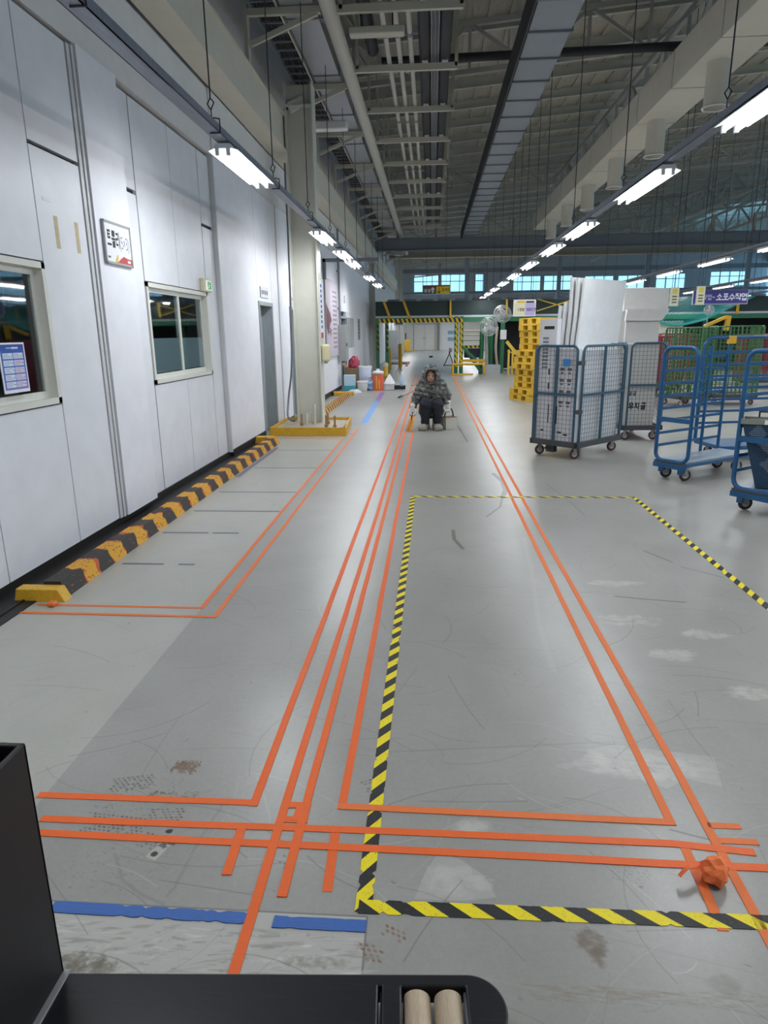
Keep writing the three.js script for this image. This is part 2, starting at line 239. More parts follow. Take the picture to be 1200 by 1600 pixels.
// recessed bay with the double window
const RX = -2.735;
panel(-6.21, -6.55, 0.07, 2.86, RX, M.panel, 'wall_panel', 0.035); panel(-6.21, -6.55, 2.89, 3.69, RX, M.panel, 'wall_panel', 0.035);
panel(-6.56, -7.47, 0.07, 1.13, RX, M.panel, 'wall_panel', 0.035); panel(-7.47, -8.37, 0.07, 1.13, RX, M.panel, 'wall_panel', 0.035);
panel(-6.56, -7.47, 2.11, 3.69, RX, M.panel, 'wall_panel', 0.035); panel(-7.47, -8.37, 2.11, 3.69, RX, M.panel, 'wall_panel', 0.035);
panel(-8.38, -8.78, 0.07, 2.86, RX, M.panel, 'wall_panel', 0.035); panel(-8.38, -8.78, 2.89, 3.69, RX, M.panel, 'wall_panel', 0.035);
// plain plastered wall onward
obj('trim_strip', cb(-2.76, -2.675, 0.07, 3.72, -8.785, -8.82), M.alu, wall);
panel(-8.82, -10.66, 0.09, 3.72, -2.68, M.pilaster, 'plaster_wall', 0.095); panel(-10.66, -11.58, 2.1, 3.72, -2.68, M.pilaster, 'plaster_wall', 0.095); panel(-11.58, -12.1, 0.07, 3.72, -2.68, M.pilaster, 'plaster_wall', 0.095);
panel(-12.16, -12.98, 0.07, 3.72, -2.68, M.pilaster, 'plaster_wall', 0.095); panel(-12.98, -13.92, 2.1, 3.72, -2.68, M.pilaster, 'plaster_wall', 0.095); panel(-13.92, -20.2, 0.09, 3.72, -2.68, M.pilaster, 'plaster_wall', 0.095);
panel(-20.2, -23.9, 2.25, 3.72, -2.68, M.pilaster, 'plaster_wall', 0.095); panel(-23.9, -30.4, 0.07, 3.72, -2.68, M.pilaster, 'plaster_wall', 0.095);
obj('shaded_groove', cb(-2.78, -2.72, 0, 3.72, -12.09, -12.17), M.seam, wall);  // shade inside the wall groove, put in as a near-black face
obj('header', [cb(-3.0, -2.69, 3.72, 4.44, 8, -8.8), cb(-3.0, -2.67, 3.72, 4.44, -8.8, -30.5)], M.header, wall);
obj('upper_wall', [cb(-3.0, -2.72, 4.44, 7.2, 8, -66), cb(-3.0, -2.8, 0, 4.44, -30.5, -66)], M.upper, wall);
const skirting = struct(obj('baseboard_left', [cb(-2.76, -2.72, 0, 0.075, 8, -10.66), cb(-2.76, -2.7, 0, 0.075, -11.58, -12.98), cb(-2.76, -2.668, 0, 0.12, -13.92, -20.2), cb(-2.73, -2.668, 0, 0.1, -8.82, -10.66)], M.black), 'black baseboard along the white panelled wall');
struct(tag(obj('floor_channel', [cb(-2.72, -2.46, 0, 0.006, 3, -10.3), cb(-2.55, -2.535, 0.006, 0.014, 3, -10.3)], M.black), 'dark rubber floor channel between the white wall and the hazard kerb'));
// windows of the office
function windowIn(name, label, z0, z1, x, sashes) {
  const w = setting(name, label), y0 = 1.138, y1 = 2.102, f = 0.042;
  obj('window_frame', [cb(x - 0.1, x + 0.012, y0, y0 + f, z0, z1), cb(x - 0.1, x + 0.012, y1 - f, y1, z0, z1), cb(x - 0.1, x + 0.012, y0, y1, z0, z0 - f), cb(x - 0.1, x + 0.012, y0, y1, z1 + f, z1)], M.frame, w);
  sashes.forEach(([a, b], i) => {
    const d = i * 0.022, s = obj('sash', [cb(x - 0.05 - d, x - 0.028 - d, y0 + f, y0 + 0.09, a, b), cb(x - 0.05 - d, x - 0.028 - d, y1 - 0.085, y1 - f, a, b), cb(x - 0.05 - d, x - 0.028 - d, y0 + 0.09, y1 - 0.085, a, a - 0.045), cb(x - 0.05 - d, x - 0.028 - d, y0 + 0.09, y1 - 0.085, b + 0.045, b)], M.frame, w);
    obj('pane', cb(x - 0.042 - d, x - 0.037 - d, y0 + 0.09, y1 - 0.085, a - 0.045, b + 0.045), M.glass, s);
    if (name === 'window_2') obj('privacy_film', cb(x - 0.047 - d, x - 0.0425 - d, y0 + 0.1, y0 + 0.44, a - 0.05, b + 0.05), M.film, s);
  });
  return w;
}
windowIn('window_1', 'large dark office window with a poster at its foot', -2.07, -4.758, WX, [[-2.11, -3.5], [-3.46, -4.716]]);
windowIn('window_2', 'two-part office window beside the green exit lamp', -6.562, -8.366, RX, [[-6.614, -7.5], [-7.46, -8.316]]);
// the unlit office behind the glass
const office = setting('office_room', 'unlit office behind the wall windows');
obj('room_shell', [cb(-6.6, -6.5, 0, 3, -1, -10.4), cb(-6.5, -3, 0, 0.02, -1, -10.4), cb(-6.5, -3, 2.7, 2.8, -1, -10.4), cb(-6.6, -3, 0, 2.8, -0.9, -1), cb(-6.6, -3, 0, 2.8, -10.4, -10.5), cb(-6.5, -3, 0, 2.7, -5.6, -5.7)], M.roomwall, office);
{
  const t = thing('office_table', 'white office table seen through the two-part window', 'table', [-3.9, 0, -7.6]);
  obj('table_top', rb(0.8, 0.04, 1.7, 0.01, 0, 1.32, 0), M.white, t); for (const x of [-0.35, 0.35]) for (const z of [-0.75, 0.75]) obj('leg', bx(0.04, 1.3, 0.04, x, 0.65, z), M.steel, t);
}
// doors in deep frames
function doorIn(n, label, z0, z1, leafX) {
  const d = setting('door_' + n, label);
  obj('door_leaf', cb(leafX - 0.04, leafX, 0.01, 2.05, z0, z1), M.door, d);
  obj('door_frame', [cb(-2.98, -2.665, 2.05, 2.11, z0 + 0.03, z1 - 0.03), cb(-2.98, -2.665, 0, 2.06, z0 + 0.03, z0 - 0.035), cb(-2.98, -2.665, 0, 2.06, z1 + 0.035, z1 - 0.03)], M.door, d);
  obj('door_handle', [rod(V(leafX, 1.0, z0 - 0.12), V(leafX + 0.05, 1.0, z0 - 0.12), 0.012), rod(V(leafX + 0.05, 1.0, z0 - 0.12), V(leafX + 0.05, 1.0, z0 - 0.24), 0.012)], M.steel, d);
}
doorIn(1, 'scuffed grey steel door before the first column', -10.68, -11.56, -2.84);
doorIn(2, 'grey steel door half hidden by the first column', -13.0, -13.9, -2.84);
doorIn(3, 'grey door past the noticeboard with an open grille beside it', -20.3, -21.6, -2.86);
{ const w = setting('window_3', 'barred light window past the noticeboard'); obj('window_frame', [cb(-2.95, -2.68, 0, 1.15, -21.7, -23.85), cb(-2.8, -2.68, 2.1, 2.25, -21.7, -23.85)], M.panel, w); for (let i = 0; i < 5; i++) obj('bar', cb(-2.73, -2.69, 1.15, 2.1, -21.75 - i * 0.5, -21.83 - i * 0.5), M.alu, w); obj('pane', cb(-2.8, -2.79, 1.15, 2.1, -21.7, -23.85), M.frost, w); }

// ---------------------------------------------------------------- columns and girder
function column(z, x0, x1, label, h = 4.43, m = M.column) {
  const c = setting('steel_column', label);
  obj('flange', cb(x0, x0 + 0.022, 0, h, z, z - 0.32), m, c); obj('flange', cb(x1 - 0.022, x1, 0, h, z, z - 0.32), m, c); obj('web', cb(x0 + 0.022, x1 - 0.022, 0, h, z - 0.15, z - 0.17), m, c);
  obj('base_plate', cb(x0 - 0.06, x1 + 0.06, 0, 0.025, z + 0.06, z - 0.38), m, c); obj('stiffener', [cb(x0 + 0.022, x1 - 0.022, h - 0.32, h - 0.3, z - 0.02, z - 0.15), cb(x0 + 0.2, x0 + 0.225, 0.02, 0.26, z - 0.02, z - 0.15)], m, c);
  return c;
}
column(-11.74, -2.36, -1.91, 'pale steel column standing in the yellow kerb', 5.42);
column(-29.85, -3.0, -2.42, 'pale steel column beside the green gate', 5.42); column(-48.5, -2.55, -2.0, 'grey steel column deep behind the gate', 7.5);
struct(tag(obj('wall_girder', [cb(-2.66, -2.35, 4.45, 4.475, 8, -48), cb(-2.56, -2.5, 4.475, 4.95, 8, -48), cb(-2.66, -2.35, 4.95, 4.975, 8, -48), cb(-2.4, -2.385, 4.475, 4.95, 8, -48)], M.cream), 'cream steel girder along the top of the left wall'));

// ---------------------------------------------------------------- other walls
{ const w = setting('wall_right', 'unseen right hall wall with an added high band of windows for fill light'); obj('lower_wall', cb(30, 30.3, 0, 3.2, 8, -66), M.wallfar, w); obj('upper_wall', cb(30, 30.3, 7.4, 10, 8, -66), M.wallfar, w); for (let i = 0; i < 13; i++) { const z = 8 - i * 5.7; obj('pier', cb(30, 30.3, 3.2, 7.4, z, z - 0.8), M.wallfar, w); obj('pane', cb(30.1, 30.11, 3.2, 7.4, z - 0.8, z - 5.7), M.frost, w); } } struct(obj('wall_rear', cb(-3, 30.3, 0, 10, 8, 8.3), M.wallfar));  // window band out of view, added so daylight fills the hall from the right
const end = setting('wall_end', 'far end wall with a band of daylight windows');
const bays = [[-1.7, 3.4, 5.0, 6.85], [4.0, 4.75, 5.0, 6.85], [7.5, 10.0, 5.0, 6.6], [10.3, 12.9, 5.0, 6.6], [14, 16.6, 5.0, 6.5], [17, 19.6, 5.0, 6.5], [20.4, 23, 5.2, 6.6], [25.2, 28.6, 5.4, 6.7]];
obj('lower_wall', cb(-3, 30.3, 2.6, 4.98, -66, -66.3), M.wallfar, end); obj('upper_wall', cb(-3, 30.3, 6.9, 10.2, -66, -66.3), M.wallfar, end);
{ let x = -3; for (const [a, b, y0, y1] of bays) { obj('pier', cb(x, a, 4.98, 6.9, -66, -66.3), M.wallfar, end); obj('spandrel', [cb(a, b, 4.98, y0 + 0.02, -66, -66.3), cb(a, b, y1, 6.9, -66, -66.3)], M.wallfar, end); x = b; } obj('pier', cb(x, 30.3, 4.98, 6.9, -66, -66.3), M.wallfar, end); }
bays.forEach(([a, b, y0, y1], i) => { const w = setting('window_' + (i + 4), 'high daylight window in the far wall'); const n = Math.max(1, Math.round((b - a) / 0.85)); for (let k = 0; k < n; k++) for (let j = 0; j < 2; j++) { const x0 = a + (b - a) * k / n, x1 = a + (b - a) * (k + 1) / n, ya = j ? y0 + (y1 - y0) * 0.66 : y0, yb = j ? y1 : y0 + (y1 - y0) * 0.66; obj('pane', cb(x0 + 0.03, x1 - 0.03, ya + 0.03, yb - 0.03, -66.12, -66.13), M.frost, w); } obj('window_frame', [...Array(n + 1)].map((_, k) => bx(0.06, y1 - y0, 0.1, a + (b - a) * k / n, (y0 + y1) / 2, -66.1)).concat([cb(a, b, y0, y0 + 0.06, -66.05, -66.15), cb(a, b, y1 - 0.06, y1, -66.05, -66.15), cb(a, b, y0 + (y1 - y0) * 0.66 - 0.03, y0 + (y1 - y0) * 0.66 + 0.03, -66.05, -66.15)]), M.blueduct, w); });
obj('wall_base', [cb(-3, -1.75, 0, 2.6, -66, -66.3), cb(-1.75, 0.35, 2.46, 2.6, -66, -66.3), cb(0.35, 0.95, 0, 2.6, -66, -66.3), cb(0.95, 2.6, 2.42, 2.6, -66, -66.3), cb(2.6, 30.3, 0, 2.6, -66, -66.3)], M.endwall, end);
{
  const d = setting('door_4', 'cream double door at the far end of the aisle'); for (const s of [-1, 1]) { const l = obj('door_leaf', rb(1.0, 2.4, 0.06, 0.01, -0.7 + s * 0.505, 1.2, -66.1), M.endwall, d); obj('door_handle', bx(0.05, 0.16, 0.06, -0.7 + s * 0.08, 1.1, -66.04), M.steel, l); }
  obj('backing', cb(-1.8, 2.65, 0, 2.5, -66.25, -66.35), M.wallfar, d); obj('door_frame', [cb(-1.85, -1.75, 0, 2.55, -65.93, -66.1), cb(0.34, 0.44, 0, 2.55, -65.93, -66.1), cb(-1.85, 0.44, 2.45, 2.55, -65.93, -66.1)], M.frame, d);
  const s = setting('door_5', 'white shutter door with two lit slots beside the cream double door'); obj('shutter', cb(0.95, 2.6, 0, 2.42, -66.1, -66.2), M.white, s); for (const y of [1.0, 1.6]) obj('pane', rb(0.75, 0.32, 0.04, 0.02, 1.9, y, -66.08), M.frost, s);
  for (const x of [0.55, 0.7]) struct(obj('trim_1', rod(V(x, 0, -65.9), V(x, 4.5, -65.9), 0.05), M.grey), 'drain pipes beside the cream double door');
}
// ---------------------------------------------------------------- roof
const roofY = (x) => 7.0 + 0.08 * (Math.min(x, 22) + 3) - 0.08 * Math.max(0, x - 22);
const ceiling = setting('ceiling', 'dark ribbed steel roof deck on trusses and purlins');
const pitch = Math.atan(0.08);
function deckSheet(x0, x1, z0, z1) { const g = [], a = V(x0, roofY(x0) + 0.15, 0), b = V(x1, roofY(x1) + 0.15, 0); g.push(bar(V(a.x, a.y + 0.08, (z0 + z1) / 2), V(b.x, b.y + 0.08, (z0 + z1) / 2), Math.abs(z1 - z0), 0.16)); return g; }
// skylight opening x 18.2..20.8, z -45..-51
const SK = [17.6, 21.2, -43.5, -52];
obj('roof_deck', [...deckSheet(-3.1, SK[0], 8.3, -66.3), ...deckSheet(SK[0], SK[1], 8.3, SK[2]), ...deckSheet(SK[0], SK[1], SK[3], -66.3), ...deckSheet(SK[1], 22, 8.3, -66.3), ...deckSheet(22, 30.3, 8.3, -66.3)], M.deck, ceiling);
{ const g = []; for (let i = 0; i < 60; i++) { const x = -2.7 + i * 0.42; g.push(bx(0.1, 0.05, 60, x, roofY(x) + 0.13, -22)); } const r = obj('deck_ribs', g, M.deck, ceiling); r.userData.kind = 'stuff'; }
{ const w = setting('window_12', 'slanting bright skylight in the far right of the roof'); for (let k = 0; k < 6; k++) { const z = SK[2] - 0.7 - k * 1.4; obj('pane', [bar(V(SK[0] + 0.1, roofY(SK[0]) + 0.22, z), V(SK[1] - 0.1, roofY(SK[1]) + 0.22, z), 1.2, 0.02)], M.frost, w); obj('glazing_bar', [bar(V(SK[0], roofY(SK[0]) + 0.2, z - 0.7), V(SK[1], roofY(SK[1]) + 0.2, z - 0.7), 0.16, 0.12)], M.truss, w); } }
// purlins: every one a piece of its own (C section)
for (let z = 2; z > -64; z -= 1.55) {
  const a = -2.7, b = 21.8, P = (x, d) => V(x, roofY(x) + d, z);
  obj('purlin', [bar(P(a, 0.02), P(b, 0.02), 0.015, 0.2), bar(P(a, -0.08).setZ(z + 0.04), P(b, -0.08).setZ(z + 0.04), 0.085, 0.014)], M.purlin, ceiling);
}
{ const g = []; for (let z = 1.4; z > -40; z -= 1.55) for (let x = -1.6 + (Math.round(z) & 1) * 0.8; x < 16; x += 3.1) g.push(bar(V(x, roofY(x) - 0.05, z + 0.6), V(x + 0.15, roofY(x) + 0.05, z - 0.9), 0.03, 0.05)); obj('sag_rods', g, M.truss, ceiling).userData.kind = 'stuff'; }
function truss(pt, n, label, m = M.truss, w = 0.09) {      // pt(t, top) gives the chord points
  const t = setting('roof_truss', label);
  obj('bottom_chord', bar(pt(0, 0), pt(1, 0), w, w), m, t); obj('top_chord', bar(pt(0, 1), pt(1, 1), w, w), m, t);
  for (let i = 0; i < n; i++) { obj('post', bar(pt(i / n, 0), pt(i / n, 1), w * 0.6, w * 0.6), m, t); obj('brace', bar(pt((i + (i & 1)) / n, 0), pt((i + 1 - (i & 1)) / n, 1), w * 0.65, w * 0.65), m, t); }
}
[-3, -14.4, -26, -37.5, -49, -60].forEach((z, i) => truss((t, top) => V(-2.6 + t * 24, top ? roofY(-2.6 + t * 24) - 0.16 : roofY(-2.6 + t * 24) - 0.95, z), 22, ['roof truss above the camera', 'nearest roof truss crossing the aisle', 'second roof truss crossing the aisle', 'third roof truss crossing the aisle', 'fourth roof truss crossing the aisle', 'farthest roof truss crossing the aisle'][i]));
truss((t, top) => V(4.75, top ? 7.3 : 6.35, 3 - t * 33), 26, 'roof truss running along above the large round-spout duct', M.truss, 0.1);
truss((t, top) => V(12.5, top ? 7.9 : 6.9, 3 - t * 60), 40, 'roof truss running lengthwise at the right of the hall', M.truss, 0.1);
truss((t, top) => V(17.2, top ? 8.3 : 7.2, 3 - t * 60), 36, 'roof truss running lengthwise before the skylight', M.truss, 0.12);
// cross beams
struct(obj('cross_beam', [cb(-2.5, 26, 4.93, 4.96, -29.8, -30.1), cb(-2.5, 26, 4.96, 5.4, -29.94, -29.96), cb(-2.5, 26, 5.4, 5.43, -29.8, -30.1)], M.beamfar), 'dark steel cross beam above the gate');
struct(obj('cross_beam', [cb(-2.8, 30, 6.2, 6.75, -44.9, -45.1), cb(-2.8, 30, 6.75, 6.8, -44.7, -45.3), cb(-2.8, 30, 6.15, 6.2, -44.7, -45.3)], M.brown), 'brown cross beam behind the dark one');
struct(obj('cross_beam', [cb(-2.8, 30, 5.9, 6.2, -53, -53.2), cb(-2.8, 30, 4.55, 4.75, -56, -56.2), cb(-2.8, 30, 3.5, 3.75, -58, -58.2)], M.beamfar), 'far service beams across the hall');
for (const [x, z] of [[0.6, -56], [4.2, -56], [8, -45.2], [13.4, -45.2], [19.5, -45.2], [2.2, -45.2]]) struct(obj('hall_post', cb(x - 0.12, x + 0.12, 2.6, 6.9, z, z - 0.2), M.blueduct), 'slim grey hall post near the far windows');
{ const g = []; for (let i = 0; i < 18; i++) g.push(cb(-1.5 + i * 1.6, -1.4 + i * 1.6, 5.45, 6.1, -30, -30.1)); struct(obj('beam_stud', g, M.brown), 'short studs on top of the dark cross beam'); }

// ---------------------------------------------------------------- services under the roof
{ // wall brackets with their cable ladder, galvanised duct and pipe
  for (let i = 0; i < 13; i++) {
    const z = -4.25 - i * 2.7, t = thing('wall_bracket', 'cream triangular steel bracket holding the cable ladder, ' + ['nearest', 'second', 'third', 'fourth', 'fifth', 'sixth', 'seventh', 'eighth', 'ninth', 'tenth', 'eleventh', 'twelfth', 'farthest'][i] + ' from the camera', 'bracket', [0, 0, z], 0, 'brackets along the left wall');
    obj('arm', cb(-2.36, -1.42, 5.49, 5.57, -0.03, 0.03), M.bracket, t); obj('brace', bar(V(-2.33, 5.18, 0), V(-1.46, 5.5, 0), 0.045, 0.06), M.bracket, t); obj('upright', cb(-2.4, -2.35, 4.98, 5.62, -0.05, 0.05), M.bracket, t);
  }
  const l = thing('cable_ladder', 'dark cable ladder on the wall brackets', 'cable ladder'); obj('side_rail', cb(-2.3, -2.28, 5.57, 5.66, 2, -38), M.tray, l); obj('side_rail', cb(-1.98, -1.96, 5.57, 5.66, 2, -38), M.purlin, l);
  const rungGeo = mg(bx(0.3, 0.02, 0.03)); for (let z = 1.9; z > -26; z -= 0.3) share('rung', rungGeo, M.tray, l, [-2.13, 5.59, z]); obj('cables', [0, 1, 2, 3, 4].map((k) => rod(V(-2.25 + k * 0.055, 5.64, 2), V(-2.25 + k * 0.055, 5.64, -38), 0.024)), M.insul, l);
  const d = thing('square_duct', 'galvanised square duct beside the cable ladder', 'duct'); for (let i = 0; i < 20; i++) { const z = 2 - i * 2; obj('duct_section', cb(-1.92, -1.5, 5.58, 5.9, z - 0.005, z - 1.995), M.galv, d); obj('duct_flange', cb(-1.935, -1.485, 5.565, 5.915, z - 0.02, z + 0.02), M.tray, d); }
  const p = thing('main_pipe', 'thick pale pipe running along the bracket ends', 'pipe'); obj('pipe_run', rod(V(-1.3, 5.5, 2), V(-1.3, 5.5, -36), 0.1, 18), M.pipe, p); for (let z = -2; z > -34; z -= 2.7) obj('pipe_clamp', bx(0.25, 0.025, 0.12, -1.36, 5.6, z), M.tray, p);
}
{ // pipe racks
  const nth = ['nearest', 'second', 'third', 'fourth', 'fifth', 'sixth', 'seventh', 'eighth', 'ninth', 'tenth', 'eleventh', 'twelfth'];
  for (let i = 0; i < 12; i++) { const z = -5.65 - i * 1.98, t = thing('pipe_rack', 'hanging steel pipe rack over the aisle, ' + nth[i] + ' from the camera', 'pipe rack', [0, 0, z], 0, 'pipe racks over the aisle'); obj('rack_beam', cb(-1.2, 0.36, 5.46, 5.55, -0.03, 0.03), M.bracket, t); obj('rack_post', cb(0.32, 0.37, 5.5, roofY(0.3) - 0.1, -0.03, 0.03), M.bracket, t); obj('rack_post', cb(-1.18, -1.14, 5.5, roofY(-1.2) - 0.1, -0.03, 0.03), M.bracket, t); }
  [-0.67, -0.5, -0.33].forEach((x, i) => { const t = thing('service_pipe', ['left', 'middle', 'right'][i] + ' one of the three thin pale pipes on the racks', 'pipe'); obj('pipe_run', rod(V(x, 5.59, 2), V(x, 5.59, -30), 0.035, 12), M.pipe, t); obj('pipe_clamp', [0, 1, 2, 3, 4, 5].map((k) => cy(0.042, 0.1).rotateX(Math.PI / 2).translate(x, 5.59, -6.7 - k * 3.9)), M.tray, t); });
  [[-0.13, 'left'], [0.17, 'right']].forEach(([x, n]) => { const t = thing('insulated_pipe', n + ' of the two thick black insulated pipes on the racks', 'pipe'); obj('pipe_run', rod(V(x, 5.66, 2), V(x, 5.66, -27), 0.085, 16), M.insul, t); for (let k = 0; k < 9; k++) obj('pipe_saddle', bx(0.09, 0.03, 0.1, x, 5.565, -5.65 - k * 1.98), M.white, t); });
  const t = thing('cable_bundle', 'grey cable bundle between the black insulated pipes', 'cables'); for (let k = 0; k < 5; k++) obj('cable', rod(V(-0.03 + k * 0.025, 5.6 + (k & 1) * 0.02, 2), V(-0.03 + k * 0.025, 5.6 + (k & 1) * 0.02, -27), 0.011), M.tray, t);
  tag(obj('roof_drain_pipe', [tube([V(-0.95, 6.2, 2), V(-0.95, 6.2, -8.6), V(-0.95, 5.9, -9.2), V(-0.95, 5.9, -12)], 0.09, 12)], M.insul), 'black drain pipe between the pale pipes and the main pipe', 'pipe');
  tag(obj('cross_pipe', rod(V(-0.9, 6.15, -13.2), V(20, 6.4, -13.2), 0.07, 12), M.insul), 'dark pipe crossing the hall under the roof', 'pipe');
  const f = thing('ceiling_unit', 'pale strip lamp housing hung under the pipe rack', 'lamp housing', [-0.72, 5.3, -9.75]); obj('housing', rb(0.7, 0.09, 0.16, 0.02), M.bracket, f); obj('stem', [rod(V(-0.2, 0.05, 0), V(-0.2, 0.2, 0), 0.01), rod(V(0.2, 0.05, 0), V(0.2, 0.2, 0), 0.01)], M.wire, f);
}
{ // blue-grey duct
  const d = thing('flat_duct', 'blue-grey flat duct with raised flanges above the aisle', 'duct');
  for (let i = 0; i < 36; i++) { const z = 1.5 - i * 0.9; obj('duct_section', cb(1.24, 1.79, 5.4, 5.7, z - 0.012, z - 0.888), M.blueduct, d); obj('duct_flange', cb(1.215, 1.815, 5.372, 5.73, z - 0.018, z + 0.018), M.tray, d); }
  obj('side_cover', cb(1.19, 1.215, 5.36, 5.74, 1.5, -30.5), M.insul, d); obj('outlet_grille', [cb(1.86, 1.9, 5.3, 5.38, -7.9, -8.5), cb(1.3, 1.34, 5.3, 5.38, -7.9, -8.5), cb(1.3, 1.9, 5.3, 5.38, -7.9, -7.94), cb(1.3, 1.9, 5.3, 5.38, -8.46, -8.5)], M.galv, d);
}
{ // large duct with round spouts
  const d = thing('spout_duct', 'large cream duct with round downward spouts', 'duct');
  for (let i = 0; i < 16; i++) { const z = 3 - i * 1.95; obj('duct_section', cb(3.87, 4.57, 5.4, 5.95, z, z - 1.93), M.duct, d); obj('duct_joint', cb(3.862, 4.578, 5.392, 5.958, z + 0.006, z - 0.012), M.duct, d); }
  for (let i = 0; i < 9; i++) { const z = -2.95 - i * 2.86; const s = obj('spout', cy(0.17, 0.6, 4.2, 5.1, z, 20, 0.17, true), M.duct, d); obj('spout_ring', new THREE.TorusGeometry(0.18, 0.016, 6, 24).rotateX(Math.PI / 2).translate(4.2, 4.8, z), M.white, s); }
}
// ---------------------------------------------------------------- lamp rails
const ord = ['nearest', 'second', 'third', 'fourth', 'fifth', 'sixth', 'seventh', 'eighth', 'ninth', 'tenth', 'eleventh', 'twelfth', 'thirteenth', 'fourteenth', 'fifteenth', 'sixteenth', 'seventeenth', 'eighteenth'];
function lampProto(L) {
  const t = new THREE.Group(); t.name = 'batten_lamp';
  obj('housing', [prism([[-0.06, 0.03], [0.06, 0.03], [0.075, -0.005], [-0.075, -0.005]], L)], M.lampbody, t);
  obj('reflector', [prism([[-0.12, -0.016], [-0.118, -0.02], [-0.06, 0.0], [-0.065, 0.005]], L * 0.98), prism([[0.12, -0.016], [0.118, -0.02], [0.06, 0.0], [0.065, 0.005]], L * 0.98)], M.lampbody, t);
  for (const x of [-0.045, 0.045]) { obj('tube', new THREE.CapsuleGeometry(0.015, L * 0.94, 4, 10).rotateX(Math.PI / 2).translate(x, -0.035, 0), M.tubeglow, t); for (const s of [-1, 1]) obj('tube_holder', bx(0.03, 0.06, 0.03, x, -0.025, s * (L / 2 - 0.01)), M.lampbody, t); }
  return t;
}
const protos = { s: lampProto(1.28), l: lampProto(1.5) };
function lampAt(x, z, kind, label, group) {
  const L = kind === 's' ? 1.28 : 1.5, t = protos[kind].clone(); t.name = numbered('batten_lamp'); scene.add(t); t.position.set(x, 3.025, z); tag(t, label, 'lamp', group);
  const a = new THREE.RectAreaLight(LAMP_COLOR, LAMP, 0.11, L * 0.94); a.rotation.x = -Math.PI / 2; a.position.set(0, -0.056, 0); t.add(a); a.name = 'lamp_light';
  if (x < 12) for (const s of [-1, 1]) { const b = new THREE.RectAreaLight(LAMP_COLOR, LAMP * 0.8, L * 0.94, 0.03); b.position.set(s * 0.064, -0.035, 0); b.rotation.y = -s * Math.PI / 2; t.add(b); b.name = 'lamp_side_light'; }
}
function railAt(x, z0, z1, label, wires, top = roofY(x)) {
  const t = thing('lamp_rail', label, 'lamp rail'); obj('channel', [cb(x - 0.05, x + 0.05, 3.07, 3.076, z0, z1), cb(x - 0.05, x - 0.044, 3.07, 3.13, z0, z1), cb(x + 0.044, x + 0.05, 3.07, 3.13, z0, z1)], M.rail, t);
  for (let z = z0 - 0.4; z > z1; z -= wires) { obj('hanger_wire', [rod(V(x, 3.3, z), V(x, top, z), 0.006, 5), tube([V(x, 3.3, z), V(x + 0.025, 3.27, z), V(x, 3.22, z), V(x - 0.025, 3.26, z), V(x, 3.3, z)], 0.005, 5)], M.wire, t); obj('hanger_clip', [tube([V(x, 3.22, z), V(x, 3.17, z), V(x + 0.06, 3.16, z), V(x + 0.06, 3.066, z), V(x - 0.02, 3.066, z)], 0.005, 5)], M.wire, t); }
}
railAt(-1.65, 3, -24, 'blue-grey lamp rail hung along the white wall', 2.02, 5.57); railAt(2.14, 3, -36, 'blue-grey lamp rail hung along the right of the aisle', 2.75);
[-1.9, -6.35, -10.8, -13.15, -14.85, -18.6, -21.4].forEach((z, i) => lampAt(-1.65, z, 's', 'twin-tube batten lamp on the rail along the white wall, ' + ord[i] + ' from the camera', 'lamps along the left rail'));
[-1.2, -4.8, -7.6, -10.65, -13.0, -15.9, -18.8, -21.6, -24.4, -27.2, -30, -32.8, -35.2].forEach((z, i) => lampAt(2.14, z, 'l', 'twin-tube batten lamp on the rail right of the aisle, ' + ord[i] + ' from the camera', 'lamps along the right rail'));
[[6.1, -15.9, 2.9, 'second'], [10.0, -15, 2.9, 'third'], [13.9, -15, 3.3, 'fourth']].forEach(([x, , st, nm], k) => { railAt(x, 3, -36, nm + ' lamp rail to the right of the aisle rail', 5.6); for (let i = 0, z = 1.5 - k * 0.4; i < 13 && z > -35; i++, z -= st) lampAt(x, z, 'l', 'twin-tube batten lamp on the ' + nm + ' rail to the right, ' + ord[i] + ' from the camera', 'lamps along the ' + nm + ' right rail'); });
railAt(-1.9, -40, -64, 'added lamp rail along the left of the far aisle behind the gate', 6, 7.0); [-42, -46, -50, -54, -58, -62].forEach((z, i) => lampAt(-1.9, z, 'l', 'added batten lamp along the left of the far aisle, ' + ord[i] + ' from the gate', 'added lamps along the left of the far aisle'));  // rail and lamps added to brighten the far back wall
railAt(2.6, -38, -64, 'added lamp rail over the far aisle behind the gate', 6); [-39.5, -42.5, -45.5, -48.5, -51.5, -54.5, -57.5, -60.5, -63].forEach((z, i) => lampAt(2.6, z, 'l', 'added batten lamp over the far aisle behind the gate, ' + ord[i] + ' from the gate', 'added lamps over the far aisle'));  // lamps added so the aisle beyond the gate gets more light
[[5, -34, -64, 'nearest'], [11, -37, -64, 'middle'], [18, -20, -64, 'farthest']].forEach(([x, z0, z1, nm]) => { railAt(x, z0, z1, nm + ' added lamp rail far back to the right behind the conveyor bridge', 6); for (let i = 0, z = z0 - 2; z > z1 + 1; i++, z -= 4.5) lampAt(x, z, 'l', 'added batten lamp on the ' + nm + ' far rail behind the conveyor bridge, ' + ord[i] + ' from the camera', 'added lamps on the ' + nm + ' far rail'); });  // extra rails added to lighten the hall behind the bridge
